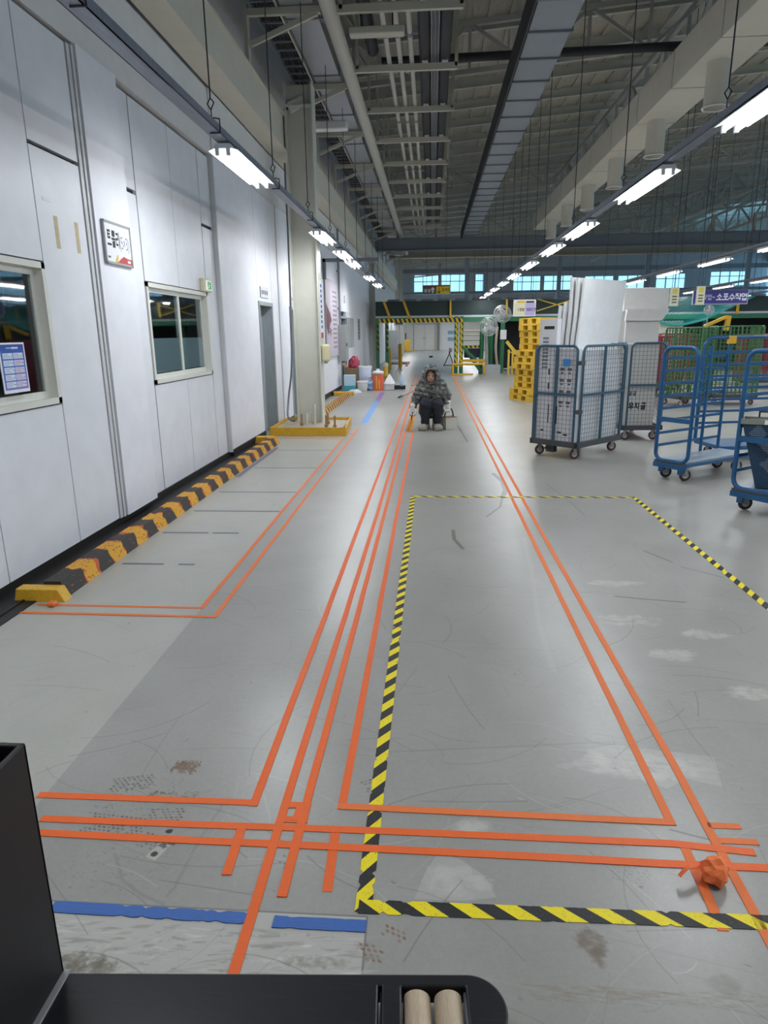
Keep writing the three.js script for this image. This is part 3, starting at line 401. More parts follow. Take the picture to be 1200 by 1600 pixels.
// ---------------------------------------------------------------- tapes on the floor
const TAPE = 0.03;
let tapeLift = 0;
function strip(pts, w, m, label, cat = 'tape', group, ragged = 0, name = 'masking_tape') {   // a flat strip along floor points (x, z)
  const pos = [], uv = [], idx = [], t = 0.0012; tapeLift = (tapeLift + 0.00025) % 0.002; const y0 = 0.0004, y1 = y0 + t + tapeLift; let s = 0;
  const q = []; for (let i = 0; i + 1 < pts.length; i++) { const [ax, az] = pts[i], [b0, b1] = pts[i + 1], d = Math.hypot(b0 - ax, b1 - az), n = Math.max(1, Math.ceil(d / (ragged ? 0.012 : 0.35))); for (let k = i ? 1 : 0; k <= n; k++) q.push([ax + (b0 - ax) * k / n, az + (b1 - az) * k / n]); }
  q.forEach(([x, z], i) => {
    const a = q[Math.max(0, i - 1)], b = q[Math.min(q.length - 1, i + 1)], d = Math.hypot(b[0] - a[0], b[1] - a[1]) || 1, nx = -(b[1] - a[1]) / d, nz = (b[0] - a[0]) / d; if (i) s += Math.hypot(x - q[i - 1][0], z - q[i - 1][1]);
    const tear = () => { if (!ragged) return 0; const v = fbm(x * 14, z * 14, nx * 5, 3) ; return ragged * Math.max(0, v - 0.25) * w * 2 + rnd() * w * 0.02; };
    const wob = ragged ? 0 : fbm(x * 1.1, z * 1.1, 7, 2) * 0.004, l = w / 2 - tear(), r = w / 2 - tear();
    for (const [o, yy] of [[l, y1], [-r, y1], [l, y0], [-r, y0]]) { pos.push(x + nx * (o + wob), yy, z + nz * (o + wob)); uv.push(s, 0.5 - o / w); }
    if (i) { const k = i * 4; idx.push(k - 4, k, k - 3, k - 3, k, k + 1, k - 4, k - 2, k, k, k - 2, k + 2, k - 3, k + 1, k - 1, k - 1, k + 1, k + 3); }
  });
  const n = q.length - 1; idx.push(0, 1, 2, 2, 1, 3, n * 4, n * 4 + 2, n * 4 + 1, n * 4 + 1, n * 4 + 2, n * 4 + 3);
  let g = new THREE.BufferGeometry(); g.setAttribute('position', new THREE.Float32BufferAttribute(pos, 3)); g.setAttribute('uv', new THREE.Float32BufferAttribute(uv, 2)); g.setIndex(idx); g = g.toNonIndexed(); g.computeVertexNormals();
  const o = new THREE.Mesh(g, m); o.name = numbered(name); o.castShadow = o.receiveShadow = true; scene.add(o); return tag(o, label, cat, group);
}
// hazard tape
const hazard = (() => {
  const [cv, c] = canvas(1024, 128); c.fillStyle = '#1d1d20'; c.fillRect(0, 0, 1024, 128); c.fillStyle = '#f2dd10';
  for (let k = -1; k < 5; k++) { c.beginPath(); c.moveTo(k * 256, 0); c.lineTo(k * 256 + 128, 0); c.lineTo(k * 256 + 256, 128); c.lineTo(k * 256 + 128, 128); c.fill(); }
  for (let i = 0; i < 240; i++) { c.globalAlpha = rr(0.1, 0.5); c.fillStyle = rnd() < 0.5 ? '#8d8b84' : '#3b3a38'; c.beginPath(); c.ellipse(rr(0, 1024), rr(0, 128), rr(1, 9), rr(0.6, 3), rr(0, 3), 0, 7); c.fill(); }
  const t = ctex(cv); t.wrapS = THREE.RepeatWrapping; t.repeat.set(1 / 0.52, 1); return new THREE.MeshStandardMaterial({ map: t, roughness: 0.5 });
})();
const hz = 'yellow and black hazard tape, ';
strip([[-0.185, -1.545], [-0.18, -6.6]], 0.05, hazard, hz + 'left side of the marked rectangle', 'hazard tape', 'hazard tape rectangle', 0.5, 'hazard_tape');
strip([[-0.2, -1.563], [2.03, -1.585]], 0.05, hazard, hz + 'near side of the marked rectangle', 'hazard tape', 'hazard tape rectangle', 0.6, 'hazard_tape');
strip([[-0.2, -6.585], [2.03, -6.595]], 0.045, hazard, hz + 'far side of the marked rectangle', 'hazard tape', 'hazard tape rectangle', 0.5, 'hazard_tape');
strip([[2.01, -6.6], [2.0, -1.56]], 0.05, hazard, hz + 'right side of the marked rectangle', 'hazard tape', 'hazard tape rectangle', 0.5, 'hazard_tape');
// orange masking tape
const G = 'orange tape lines on the floor', om = (pts, label, m = M.orange, w = TAPE) => strip(pts, w, m, 'orange masking tape, ' + label, 'tape', G);
om([[-0.615, -1.965], [-0.612, -5.97], [-0.62, -11], [-0.62, -27]], 'outermost left of the four lines left of the hazard rectangle');
om([[-0.502, -1.25], [-0.503, -2.27], [-0.487, -5.97], [-0.5, -11], [-0.5, -27]], 'second line from the left, running under the fork', M.orange);
om([[-0.43, -1.583], [-0.428, -2.36], [-0.422, -5.97], [-0.43, -11.2]], 'third of the four lines, with torn overlaps near the crossing');
om([[-0.302, -1.965], [-0.308, -5.97], [-0.3, -11.2]], 'line closest to the left of the hazard rectangle');
om([[0.812, -1.95], [0.81, -6.0], [0.8, -12], [0.79, -27]], 'inner of the two long lines crossing the hazard rectangle', M.orange2);
om([[0.921, -1.4], [0.929, -2.26], [0.912, -6.0], [0.9, -12], [0.89, -27]], 'outer of the two long lines crossing the hazard rectangle', M.orange2);
om([[-1.41, -1.982], [-0.6, -1.984]], 'short cross line nearest the first corner at the left');
om([[-1.33, -1.863], [-0.147, -1.869], [0.784, -1.866], [1.03, -1.838]], 'upper of the two long cross lines');
om([[-1.3, -1.797], [-0.142, -1.789], [1.3, -1.772]], 'lower of the two long cross lines');
om([[-0.315, -1.98], [0.827, -1.964]], 'cross line closing the inner rectangle in front', M.orange2);
om([[-0.626, -1.875], [-0.616, -1.655]], 'short stub left of the crossing'); om([[-0.309, -1.865], [-0.298, -1.61]], 'short stub right of the crossing'); om([[0.819, -1.85], [0.812, -1.54]], 'stub under the crumpled ball', M.orange2);
om([[0.93, -1.955], [1.035, -1.955]], 'upper tiny stub at the right corner', M.orange2, 0.026); om([[0.935, -1.886], [1.06, -1.884]], 'lower tiny stub at the right corner', M.orange2, 0.026);
om([[-0.505, -1.905], [-0.41, -1.907]], 'small patch across the crossing, lower'); om([[-0.495, -1.977], [-0.42, -1.979]], 'small patch across the crossing, upper'); om([[-0.437, -1.985], [-0.44, -1.9]], 'wide doubled patch on the third line at the crossing', M.orange, 0.05);
om([[-2.56, -3.575], [-1.25, -3.563]], 'nearer cross line beside the kerb end', M.orange2, 0.026); om([[-2.42, -3.698], [-1.37, -3.69]], 'farther cross line beside the kerb end', M.orange2, 0.026);
om([[-1.262, -3.56], [-1.262, -5.95], [-1.265, -10.6], [-1.27, -11.6]], 'right one of the two lines bordering the pale strip', M.orange2, 0.028); om([[-1.382, -3.69], [-1.388, -5.95], [-1.39, -10.4]], 'left one of the two lines bordering the pale strip', M.orange2, 0.028);
om([[-2.3, -10.45], [-1.42, -10.4]], 'faint cross line in front of the column kerb', M.orange2, 0.02); om([[-1.5, -11.0], [-1.27, -10.95]], 'loose scrap at the corner of the column kerb', M.orange2, 0.05);
strip([[-0.362, -11.24], [-0.366, -13.2], [-0.372, -19]], 0.105, mat(lin(0.68, 0.26, 0.02), 0.3, { map: fine }), 'wet orange paint line in front of the crouching person', 'painted line', null, 0, 'painted_line');
strip([[-1.09, -1.511], [-0.515, -1.504]], 0.04, M.bluepaint, 'worn blue floor line left of the long orange tape', 'painted line', 'blue line pieces near the fork', 0.25, 'painted_line');
strip([[-0.435, -1.497], [-0.172, -1.497]], 0.04, M.bluepaint, 'short worn blue floor line right of the long orange tape', 'painted line', 'blue line pieces near the fork', 0.25, 'painted_line');
strip([[-1.1, -1.5], [-1.7, -1.505]], 0.04, M.bluepaint, 'blue floor line hidden behind the black lift truck', 'painted line', 'blue line pieces near the fork', 0.25, 'painted_line');
strip([[-1.24, -12.3], [-1.32, -16.5]], 0.13, mat(lin(0.10, 0.28, 0.62), 0.45), 'bright blue line leading to the paint supplies', 'painted line', null, 0, 'painted_line'); strip([[-1.32, -16.5], [-1.37, -19]], 0.13, mat(lin(0.22, 0.10, 0.40), 0.45), 'purple end of the bright blue line', 'painted line', null, 0, 'painted_line');
strip([[-2.2, -12.2], [-1.3, -12.25]], 0.05, mat(lin(0.25, 0.3, 0.5), 0.5), 'pale blue cross line behind the column kerb', 'painted line', null, 0, 'painted_line');
strip([[4.7, -13.2], [5.9, -11.6]], 0.05, M.yel2, 'thin yellow floor line beneath the blue cart', 'painted line', null, 0, 'painted_line');
{ // crumpled tape ball with its curled tail
  const t = thing('tape_ball', 'crumpled orange ball of used masking tape with a curled tail', 'tape ball', [0.855, 0, -1.715]);
  const g = new THREE.IcosahedronGeometry(0.039, 2), p = g.attributes.position; for (let i = 0; i < p.count; i++) { const v = V(p.getX(i), p.getY(i), p.getZ(i)), d = v.clone().normalize(), k = 1 + 0.25 * noise(d.x * 1.5, d.y * 1.5, d.z * 1.5) + 0.1 * Math.abs(noise(d.x * 5, d.y * 5, d.z * 5)); p.setXYZ(i, v.x * k * 0.95, Math.max(-0.034, v.y * k * 1.05), v.z * k); } g.computeVertexNormals();
  const fl = flat(g); fl.computeVertexNormals(); obj('wad', fl.translate(0, 0.036, 0), mat(lin(0.92, 0.2, 0.05), 0.6, { flatShading: true }), t);
  const s = []; for (let i = 0; i <= 14; i++) { const u = i / 14; s.push([-0.02 - 0.09 * u, 0.02 + 0.03 * Math.sin(u * 2.8), 0.0 + 0.03 * u * u - 0.012]); }
  const pos = [], idx = []; s.forEach(([x, y, z], i) => { for (const [o, e] of [[-0.011, 0], [0.011, 0], [0.011, 0.001], [-0.011, 0.001]]) pos.push(x, y + e + o * 0.5 * (i / 14), z + o); if (i) for (let k = 0; k < 4; k++) { const a = (i - 1) * 4 + k, b = (i - 1) * 4 + (k + 1) % 4; idx.push(a, a + 4, b, b, a + 4, b + 4); } });
  let tg = new THREE.BufferGeometry(); tg.setAttribute('position', new THREE.Float32BufferAttribute(pos, 3)); tg.setIndex(idx); tg = tg.toNonIndexed(); tg.computeVertexNormals(); tg.setAttribute('uv', new THREE.Float32BufferAttribute(new Float32Array(tg.attributes.position.count * 2), 2)); obj('tail', tg, M.orange, t);
  tag(obj('tape_scrap', rb(0.05, 0.03, 0.05, 0.012, -2.32, 0.016, -3.68), M.orange2), 'small orange tape scrap at the yellow kerb end', 'tape scrap');
}
// ---------------------------------------------------------------- hazard kerb
const kerbTex = (() => {
  const [cv, c] = canvas(2048, 160); c.fillStyle = '#2f2a26'; c.fillRect(0, 0, 2048, 160);
  const rough = (x0, x1, y0, y1, col, j) => { c.fillStyle = col; c.beginPath(); const P = []; for (let i = 0; i <= 14; i++) P.push([x0 + (x1 - x0) * i / 14, y0 + rr(0, j * 0.4)]); for (let i = 0; i <= 8; i++) P.push([x1 + rr(-j, j * 0.4), y0 + (y1 - y0) * i / 8]); for (let i = 14; i >= 0; i--) P.push([x0 + (x1 - x0) * i / 14, y1 - rr(0, j * 0.7)]); for (let i = 8; i >= 0; i--) P.push([x0 + rr(-j * 0.4, j), y0 + (y1 - y0) * i / 8]); P.forEach((p, i) => c[i ? 'lineTo' : 'moveTo'](...p)); c.fill(); };
  for (let i = 0; i < 700; i++) { c.globalAlpha = rr(0.2, 0.7); c.fillStyle = ['#54453a', '#6d4a3c', '#1d1b1a', '#8a5a45', '#b5482c'][Math.floor(rnd() * 5)]; c.beginPath(); c.ellipse(rr(0, 2048), rr(0, 160), rr(1, 7), rr(1, 5), 0, 0, 7); c.fill(); } c.globalAlpha = 1;
  for (let z = 0.25; z < 6.4; z += 0.425) { const a = z / 6.4 * 2048, b = (z + 0.21) / 6.4 * 2048; rough(a - 4, b + 8, 4, 156, '#c2541f', 16); rough(a, b, 0, 152, '#d69c22', 12); for (let i = 0; i < 46; i++) { c.fillStyle = rnd() < 0.5 ? '#b8441c' : '#4a3a2c'; c.globalAlpha = 0.75; c.beginPath(); c.ellipse(rr(a, b), rr(0, 160), rr(0.6, 5), rr(0.6, 3.4), 0, 0, 7); c.fill(); } c.globalAlpha = 1; }
  return ctex(cv);
})();
function kerb(name, label, x0, x1, z0, z1, h, tex) {
  const t = thing(name, label, 'kerb'), g = flat(prism([[x0, 0], [x1, 0], [x1 - 0.045, h], [x0 + 0.015, h]], z0 - z1).translate(0, 0, (z0 + z1) / 2)), p = g.attributes.position, uv = g.attributes.uv;
  for (let i = 0; i < p.count; i++) uv.setXY(i, (z0 - p.getZ(i)) / (z0 - z1), Math.min(1, Math.max(0, (p.getX(i) - x0) / (x1 - x0) * 0.75 + p.getY(i) / h * -0.2 + 0.2)));
  obj('kerb_body', g, new THREE.MeshStandardMaterial({ map: tex, roughness: 0.6 }), t, true); return t;
}
{
  const k = kerb('hazard_kerb', 'long worn yellow and black painted kerb along the white wall', -2.47, -2.3, -3.84, -10.0, 0.1, kerbTex);
  obj('end_block', prism([[-2.6, 0], [-2.28, 0], [-2.32, 0.075], [-2.58, 0.075]], 0.09, 0.006).translate(0, 0.001, -3.79), M.yellow, k);
  obj('end_block', prism([[-2.66, 0], [-2.38, 0], [-2.4, 0.1], [-2.64, 0.1]], 0.14, 0.006).translate(0, 0, -9.98), M.yellow, k);
  kerb('hazard_kerb', 'worn orange-brown kerb beyond the column', -2.3, -2.14, -13.4, -17.9, 0.1, kerbTex);
  const b = thing('kerb_block', 'yellow end block where the far kerb meets the wall', 'kerb', [-2.35, 0, -18.1]); obj('block', rb(0.55, 0.1, 0.16, 0.02, 0, 0.05, 0), M.yellow, b); obj('block_tip', rb(0.2, 0.1, 0.17, 0.02, -0.36, 0.05, 0), M.black, b);
}
{ // kerb box around the column foot
  const t = thing('column_kerb', 'yellow steel kerb box around the foot of the first column', 'kerb'), y = 0.14;
  obj('front_plate', prism([[-2.62, 0], [-1.38, 0], [-1.38, y], [-2.62, y]], 0.02).translate(0, 0, -10.72), M.yellow, t); obj('side_plate', bar(V(-1.38, y / 2, -10.71), V(-1.46, y / 2, -12.1), 0.02, y), M.yellow, t); obj('rear_plate', cb(-2.62, -1.46, 0, y, -12.1, -12.12), M.yellow, t); obj('side_plate', cb(-2.62, -2.6, 0, y, -10.72, -12.1), M.yellow, t);
  obj('fill', cb(-2.6, -1.47, 0, y - 0.05, -10.73, -12.09), M.brown, t); for (const [x, z] of [[-1.75, -11.1], [-1.6, -11.05], [-1.78, -11.5], [-2.2, -11.3]]) obj('anchor_bolt', [cy(0.018, 0.22, x, 0.18, z, 8), cy(0.035, 0.03, x, 0.12, z, 6)], M.cardboard, t); obj('pipe_stub', [cy(0.022, 0.35, -2.02, 0.25, -11.55, 10), cy(0.02, 0.2, -2.15, 0.18, -11.5, 10)], M.column, t);
}
// ---------------------------------------------------------------- lift truck in the foreground
{
  const t = thing('pallet_truck', 'black pallet truck in the foreground with its fork and tan rollers', 'pallet truck');
  const y = 0.09, zc = -1.165, hw = 0.082;
  const s = new THREE.Shape(); s.moveTo(-0.95, -hw); s.lineTo(0.1, -hw); s.absarc(0.1, 0, hw, -Math.PI / 2, Math.PI / 2, false); s.lineTo(-0.95, hw);
  const hole = (x0, x1, z0, z1, r) => { const h = new THREE.Path(); h.moveTo(x0 + r, z0); h.lineTo(x1 - r, z0); h.quadraticCurveTo(x1, z0, x1, z0 + r); h.lineTo(x1, z1 - r); h.quadraticCurveTo(x1, z1, x1 - r, z1); h.lineTo(x0 + r, z1); h.quadraticCurveTo(x0, z1, x0, z1 - r); h.lineTo(x0, z0 + r); h.quadraticCurveTo(x0, z0, x0 + r, z0); s.holes.push(h); };
  hole(-0.062, 0.1, -0.06, 0.06, 0.008); hole(-0.118, -0.1, -0.06, 0.058, 0.004);
  const fk = (g) => g.translate(0.9, 0, -zc).rotateY(0.055).translate(-0.9, 0, -1.15);   // the fork points slightly away
  obj('fork', fk(new THREE.ExtrudeGeometry(s, { depth: 0.045, bevelEnabled: true, bevelSize: 0.005, bevelThickness: 0.005, bevelSegments: 2, curveSegments: 24 }).rotateX(Math.PI / 2).translate(0, y - 0.003, zc)), M.jack, t);
  obj('fork_underside', [cb(-0.95, -0.12, 0.03, 0.04, zc - 0.06, zc + 0.06), cb(-0.108, -0.106, 0.04, 0.08, zc - 0.05, zc + 0.05)].map(fk), M.black, t);
  for (const x of [-0.022, 0.053]) { const r = obj('roller', fk(lathe([[0.0, -0.05], [0.028, -0.05], [0.033, -0.046], [0.033, 0.046], [0.028, 0.05], [0, 0.05]], 28).rotateX(Math.PI / 2).translate(x, 0.06, zc)), M.roller, t); obj('axle', fk(rod(V(x, 0.06, zc - 0.066), V(x, 0.06, zc + 0.066), 0.009)), M.steel, r); }
  obj('roller_carrier', [cb(-0.055, 0.09, 0.045, 0.062, zc - 0.066, zc - 0.061), cb(-0.055, 0.09, 0.045, 0.062, zc + 0.061, zc + 0.066), cb(0.09, 0.097, 0.03, 0.075, zc - 0.058, zc + 0.058)].map(fk), M.steel, t);
  // open battery housing
  const X = -0.89, zf = -1.24, zn = -0.3, w = 0.014, x0 = -1.5, h = 0.735;
  obj('housing', [rb(w, h - 0.08, zn - zf, 0.005, X - w / 2, 0.08 + (h - 0.08) / 2, (zn + zf) / 2), rb(X - x0, h - 0.08, w, 0.005, (X + x0) / 2, 0.08 + (h - 0.08) / 2, zf + w / 2), rb(X - x0, h - 0.08, w, 0.005, (X + x0) / 2, 0.08 + (h - 0.08) / 2, zn), rb(w, h - 0.08, zn - zf, 0.005, x0, 0.08 + (h - 0.08) / 2, (zn + zf) / 2)], M.black, t);
  obj('divider', [cb(x0, X - w, h - 0.08, h - 0.02, zf + 0.055, zf + 0.065), cb(x0, X - w, 0.3, 0.31, zf, zn)], M.black, t); obj('housing_lid', rb(0.3, 0.02, 0.06, 0.006, -1.15, h + 0.012, zf + 0.02), M.jack, t);
  obj('foot_weld', bar(V(X + 0.006, 0.094, zf), V(X + 0.006, 0.094, zn), 0.016, 0.012), M.grey, t); obj('chassis', cb(x0, X, 0.04, 0.09, zf + 0.02, zn - 0.05), M.black, t);
  obj('drive_wheel', cy(0.09, 0.07).rotateX(Math.PI / 2).translate(-1.2, 0.09, -0.7), M.tyre, t); obj('load_wheel', cy(0.04, 0.08).rotateX(Math.PI / 2).translate(-1.2, 0.04, -1.1), M.tyre, t);
}
// ---------------------------------------------------------------- lettering
const CHO = {
  ㄱ: [[[0, 0.08], [1, 0.08], [0.85, 1]]], ㄴ: [[[0.05, 0], [0.05, 0.92], [1, 0.92]]], ㄷ: [[[1, 0.08], [0.05, 0.08], [0.05, 0.92], [1, 0.92]]], ㄹ: [[[0, 0.05], [0.95, 0.05], [0.95, 0.48], [0.05, 0.48], [0.05, 0.95], [1, 0.95]]],
  ㅁ: [[[0.05, 0.05], [0.95, 0.05], [0.95, 0.95], [0.05, 0.95], [0.05, 0.05]]], ㅂ: [[[0.08, 0], [0.08, 0.95], [0.92, 0.95], [0.92, 0]], [[0.08, 0.5], [0.92, 0.5]]], ㅅ: [[[0.5, 0], [0.45, 0.4], [0, 1]], [[0.48, 0.4], [1, 1]]],
  ㅇ: ['o'], ㅈ: [[[0.05, 0.08], [0.95, 0.08]], [[0.5, 0.08], [0.45, 0.45], [0, 1]], [[0.48, 0.45], [1, 1]]], ㅊ: [[[0.35, -0.1], [0.65, -0.1]], [[0.05, 0.12], [0.95, 0.12]], [[0.5, 0.12], [0.45, 0.5], [0, 1]], [[0.48, 0.5], [1, 1]]],
  ㅌ: [[[1, 0.05], [0.05, 0.05], [0.05, 0.95], [1, 0.95]], [[0.05, 0.5], [0.9, 0.5]]], ㅍ: [[[0, 0.06], [1, 0.06]], [[0, 0.94], [1, 0.94]], [[0.28, 0.06], [0.28, 0.94]], [[0.72, 0.06], [0.72, 0.94]]], ㅎ: [[[0.3, -0.05], [0.7, -0.05]], [[0, 0.2], [1, 0.2]], 'q'],
};
function syllable(c, x, y, s, [a, v, f], col, w) {          // one Korean syllable drawn stroke by stroke
  c.strokeStyle = col; c.lineWidth = w; c.lineCap = 'butt'; c.lineJoin = 'miter';
  const put = (k, bx0, by0, bw, bh) => CHO[k].forEach((p) => { c.beginPath(); if (p === 'o' || p === 'q') { const q = p === 'q'; c.ellipse(bx0 + bw / 2, by0 + bh * (q ? 0.68 : 0.5), bw * 0.46, bh * (q ? 0.3 : 0.46), 0, 0, 7); } else p.forEach(([u, t], i) => c[i ? 'lineTo' : 'moveTo'](bx0 + u * bw, by0 + t * bh)); c.stroke(); });
  const ln = (...p) => { c.beginPath(); p.forEach(([u, t], i) => c[i ? 'lineTo' : 'moveTo'](x + u * s, y + t * s)); c.stroke(); };
  const h = f ? 0.6 : 1, side = 'ㅏㅓㅣㅐㅔㅕ'.includes(v);
  if (side) put(a, x + s * 0.06, y + s * 0.1 * h, s * 0.5, s * (f ? 0.4 : 0.72)); else put(a, x + s * 0.18, y + s * 0.04, s * 0.64, s * (f ? 0.26 : 0.44));
  if (side) { ln([0.78, 0], [0.78, f ? 0.56 : 1]); if ('ㅏㅐ'.includes(v)) ln([0.78, 0.45 * h], [0.98, 0.45 * h]); if ('ㅓㅕㅔ'.includes(v)) ln([0.58, 0.45 * h], [0.78, 0.45 * h]); if ('ㅐㅔ'.includes(v)) ln([0.95, 0], [0.95, f ? 0.56 : 1]); }
  else { const by = f ? 0.5 : v === 'ㅜ' ? 0.68 : 0.86; ln([0.02, by], [0.98, by]); if (v === 'ㅗ') ln([0.5, by - (f ? 0.16 : 0.34)], [0.5, by]); if (v === 'ㅜ') ln([0.5, by], [0.5, by + (f ? 0.12 : 0.32)]); if (v === 'ㅛ') { ln([0.35, by - 0.18], [0.35, by]); ln([0.65, by - 0.18], [0.65, by]); } }
  if (f) put(f, x + s * 0.2, y + s * 0.66, s * 0.6, s * 0.3);
}
const words = (c, list, x, y, s, col, w, gap = 1.12) => list.forEach((k, i) => { if (k) syllable(c, x + i * s * gap, y, s, [...k], col, w); });
function sheetOf(w, h, px, draw) {                         // a printed sheet: thin box whose front face carries the print
  const [cv, c] = canvas(Math.round(w * px), Math.round(h * px)); draw(c, cv.width, cv.height); return new THREE.MeshStandardMaterial({ map: ctex(cv), roughness: 0.55 });
}
function board(w, h, d, m, parent, name = 'face', edge = M.white) {   // front face +z printed
  const e = obj(name === 'face' ? 'board' : name + '_backing', bx(w, h, d), edge, parent), g = new THREE.PlaneGeometry(w * 0.985, h * 0.985).translate(0, 0, d / 2 + 0.001), o = new THREE.Mesh(g, m); o.name = name; o.castShadow = o.receiveShadow = true; e.add(o); return e;
}
// ---------------------------------------------------------------- things on the left wall
{
  const s = thing('wall_sign', 'framed white sign reading trolley 5 by 3 on the white pilaster', 'sign', [-2.652, 2.35, -5.875], Math.PI / 2);
  board(0.47, 0.3, 0.012, sheetOf(0.47, 0.3, 900, (c, W, H) => {
    c.fillStyle = '#e4e5ea'; c.fillRect(0, 0, W, H); c.save(); c.scale(0.6, 1); words(c, ['ㅌㅡ', 'ㄹㅗㄹ', 'ㄹㅣ'], W * 0.1, H * 0.17, H * 0.44, '#15161c', H * 0.06, 1.02); c.restore();
    c.fillStyle = '#6d6d80'; c.font = Math.round(H * 0.46) + 'px sans-serif'; c.save(); c.translate(W * 0.55, H * 0.6); c.scale(0.6, 1); c.fillText('(5×3)', 0, 0); c.restore();
    c.fillStyle = '#e2b24a'; c.beginPath(); c.moveTo(W * 0.3, H); c.quadraticCurveTo(W * 0.36, H * 0.8, W * 0.46, H * 0.78); c.lineTo(W * 0.42, H); c.fill();
    c.fillStyle = '#c04a50'; c.beginPath(); c.moveTo(W * 0.4, H); c.quadraticCurveTo(W * 0.55, H * 0.86, W * 0.68, H * 0.8); c.quadraticCurveTo(W * 0.85, H * 0.86, W, H * 0.84); c.lineTo(W, H); c.fill(); c.fillStyle = '#f1dfe2'; c.fillRect(W * 0.82, H * 0.89, W * 0.13, H * 0.07); c.fillStyle = '#55555f'; c.fillRect(W * 0.04, H * 0.86, W * 0.1, H * 0.05);
  }), s);
  obj('sign_frame', [bx(0.5, 0.018, 0.022, 0, 0.158, 0), bx(0.5, 0.018, 0.022, 0, -0.158, 0), bx(0.018, 0.334, 0.022, 0.242, 0, 0), bx(0.018, 0.334, 0.022, -0.242, 0, 0)], M.grey, s);
  const e = thing('exit_lamp', 'cream box with a green running-man exit sign above the two-part window', 'exit sign', [-2.72, 2.18, -8.3], Math.PI / 2); obj('case', rb(0.3, 0.15, 0.05, 0.01, 0, 0, 0.01), mat(lin(0.66, 0.62, 0.42), 0.5), e);
  const em = sheetOf(0.2, 0.11, 600, (c, W, H) => { c.fillStyle = '#e8efe2'; c.fillRect(0, 0, W, H); c.fillStyle = '#138a50'; c.fillRect(W * 0.3, H * 0.1, W * 0.62, H * 0.8); c.fillStyle = '#e8efe2'; c.beginPath(); c.arc(W * 0.62, H * 0.26, H * 0.09, 0, 7); c.fill(); c.lineWidth = H * 0.1; c.strokeStyle = '#e8efe2'; c.beginPath(); c.moveTo(W * 0.58, H * 0.38); c.lineTo(W * 0.52, H * 0.6); c.lineTo(W * 0.4, H * 0.82); c.moveTo(W * 0.52, H * 0.6); c.lineTo(W * 0.62, H * 0.68); c.lineTo(W * 0.6, H * 0.86); c.moveTo(W * 0.56, H * 0.44); c.lineTo(W * 0.7, H * 0.52); c.stroke(); });
  em.emissive = new THREE.Color(1, 1, 1); em.emissiveMap = em.map; em.emissiveIntensity = 0.35; const f = new THREE.Mesh(new THREE.PlaneGeometry(0.2, 0.11).translate(0.02, 0, 0.037), em); f.name = 'lit_face'; e.add(f); const rl = new THREE.RectAreaLight(new THREE.Color(0.5, 1, 0.7), 0.4, 0.2, 0.11); rl.position.set(0.02, 0, 0.045); rl.rotation.y = Math.PI; e.add(rl);
  const poster = (label, z, w, h, y, draw) => { const p = thing('window_poster', label, 'poster', [-2.722, y, z], Math.PI / 2); board(w, h, 0.004, sheetOf(w, h, 1000, draw), p); };
  poster('blue and violet printed notice inside the large dark window', -4.29, 0.28, 0.32, 1.41, (c, W, H) => { c.fillStyle = '#f0f0fa'; c.fillRect(0, 0, W, H); const g = c.createLinearGradient(0, 0, 0, H); g.addColorStop(0, '#1d3f9e'); g.addColorStop(0.4, '#3f74c8'); g.addColorStop(1, '#8a7cc6'); c.fillStyle = g; c.fillRect(W * 0.04, H * 0.03, W * 0.92, H * 0.91); c.fillStyle = '#d8e2fa'; c.fillRect(W * 0.48, H * 0.08, W * 0.26, H * 0.04); c.fillStyle = '#7fb8d8'; c.fillRect(W * 0.27, H * 0.085, W * 0.2, H * 0.03); for (let i = 0; i < 5; i++) for (let j = 0; j < 2; j++) { const x = W * (0.11 + j * 0.41), y = H * (0.2 + i * 0.145); c.fillStyle = j && i ? '#e2d2ea' : '#dbe6f8'; c.fillRect(x, y, W * 0.38, H * 0.115); c.fillStyle = '#8a90b0'; for (let k = 0; k < 3; k++) c.fillRect(x + W * 0.03, y + H * (0.025 + k * 0.028), W * (0.18 + 0.06 * ((i + k) % 3)), H * 0.01); c.fillStyle = '#3d3f63'; c.beginPath(); c.arc(x + W * 0.34, y + H * 0.06, W * 0.016, 0, 7); c.fill(); } });
  poster('pale violet printed notice cut off at the left edge of the photo', -3.98, 0.235, 0.3, 1.41, (c, W, H) => { c.fillStyle = '#e9e6fb'; c.fillRect(0, 0, W, H); c.fillStyle = '#5d52b8'; c.fillRect(0, H * 0.86, W, H * 0.14); c.fillStyle = '#8fa4dd'; c.fillRect(W * 0.1, H * 0.1, W * 0.8, H * 0.5); });
  const tapeMat = mat(lin(0.62, 0.52, 0.3), 0.7, { map: fine });
  for (const [z, l] of [[-4.98, 'left'], [-5.27, 'right']]) tag(obj('tape_residue', cb(-2.7, -2.6985, 2.22, 2.44, z, z - 0.05), tapeMat), l + ' one of the two yellowed tape strips left on the white panel', 'tape residue');
  tag(obj('sticker', cb(-2.7, -2.698, 2.52, 2.545, -4.86, -4.96), M.white), 'small white sticker on the white panel above the window corner', 'sticker');
  // signs and notices deeper down the wall
  const plateSign = (label, z, y, w, h, x = -2.672) => { const p = thing('door_sign', label, 'sign', [x, y, z], Math.PI / 2); board(w, h, 0.015, sheetOf(w, h, 700, (c, W, H) => { c.fillStyle = '#d9dade'; c.fillRect(0, 0, W, H); c.fillStyle = '#4a4e5c'; for (let i = 0; i < 4; i++) c.fillRect(W * (0.1 + i * 0.22), H * 0.3, W * 0.14, H * 0.4); }), p, 'face', M.grey); };
  plateSign('long narrow name plate above the scuffed grey door', -11.05, 2.25, 0.5, 0.16); plateSign('name plate above the half-hidden grey door', -13.4, 2.25, 0.5, 0.16);
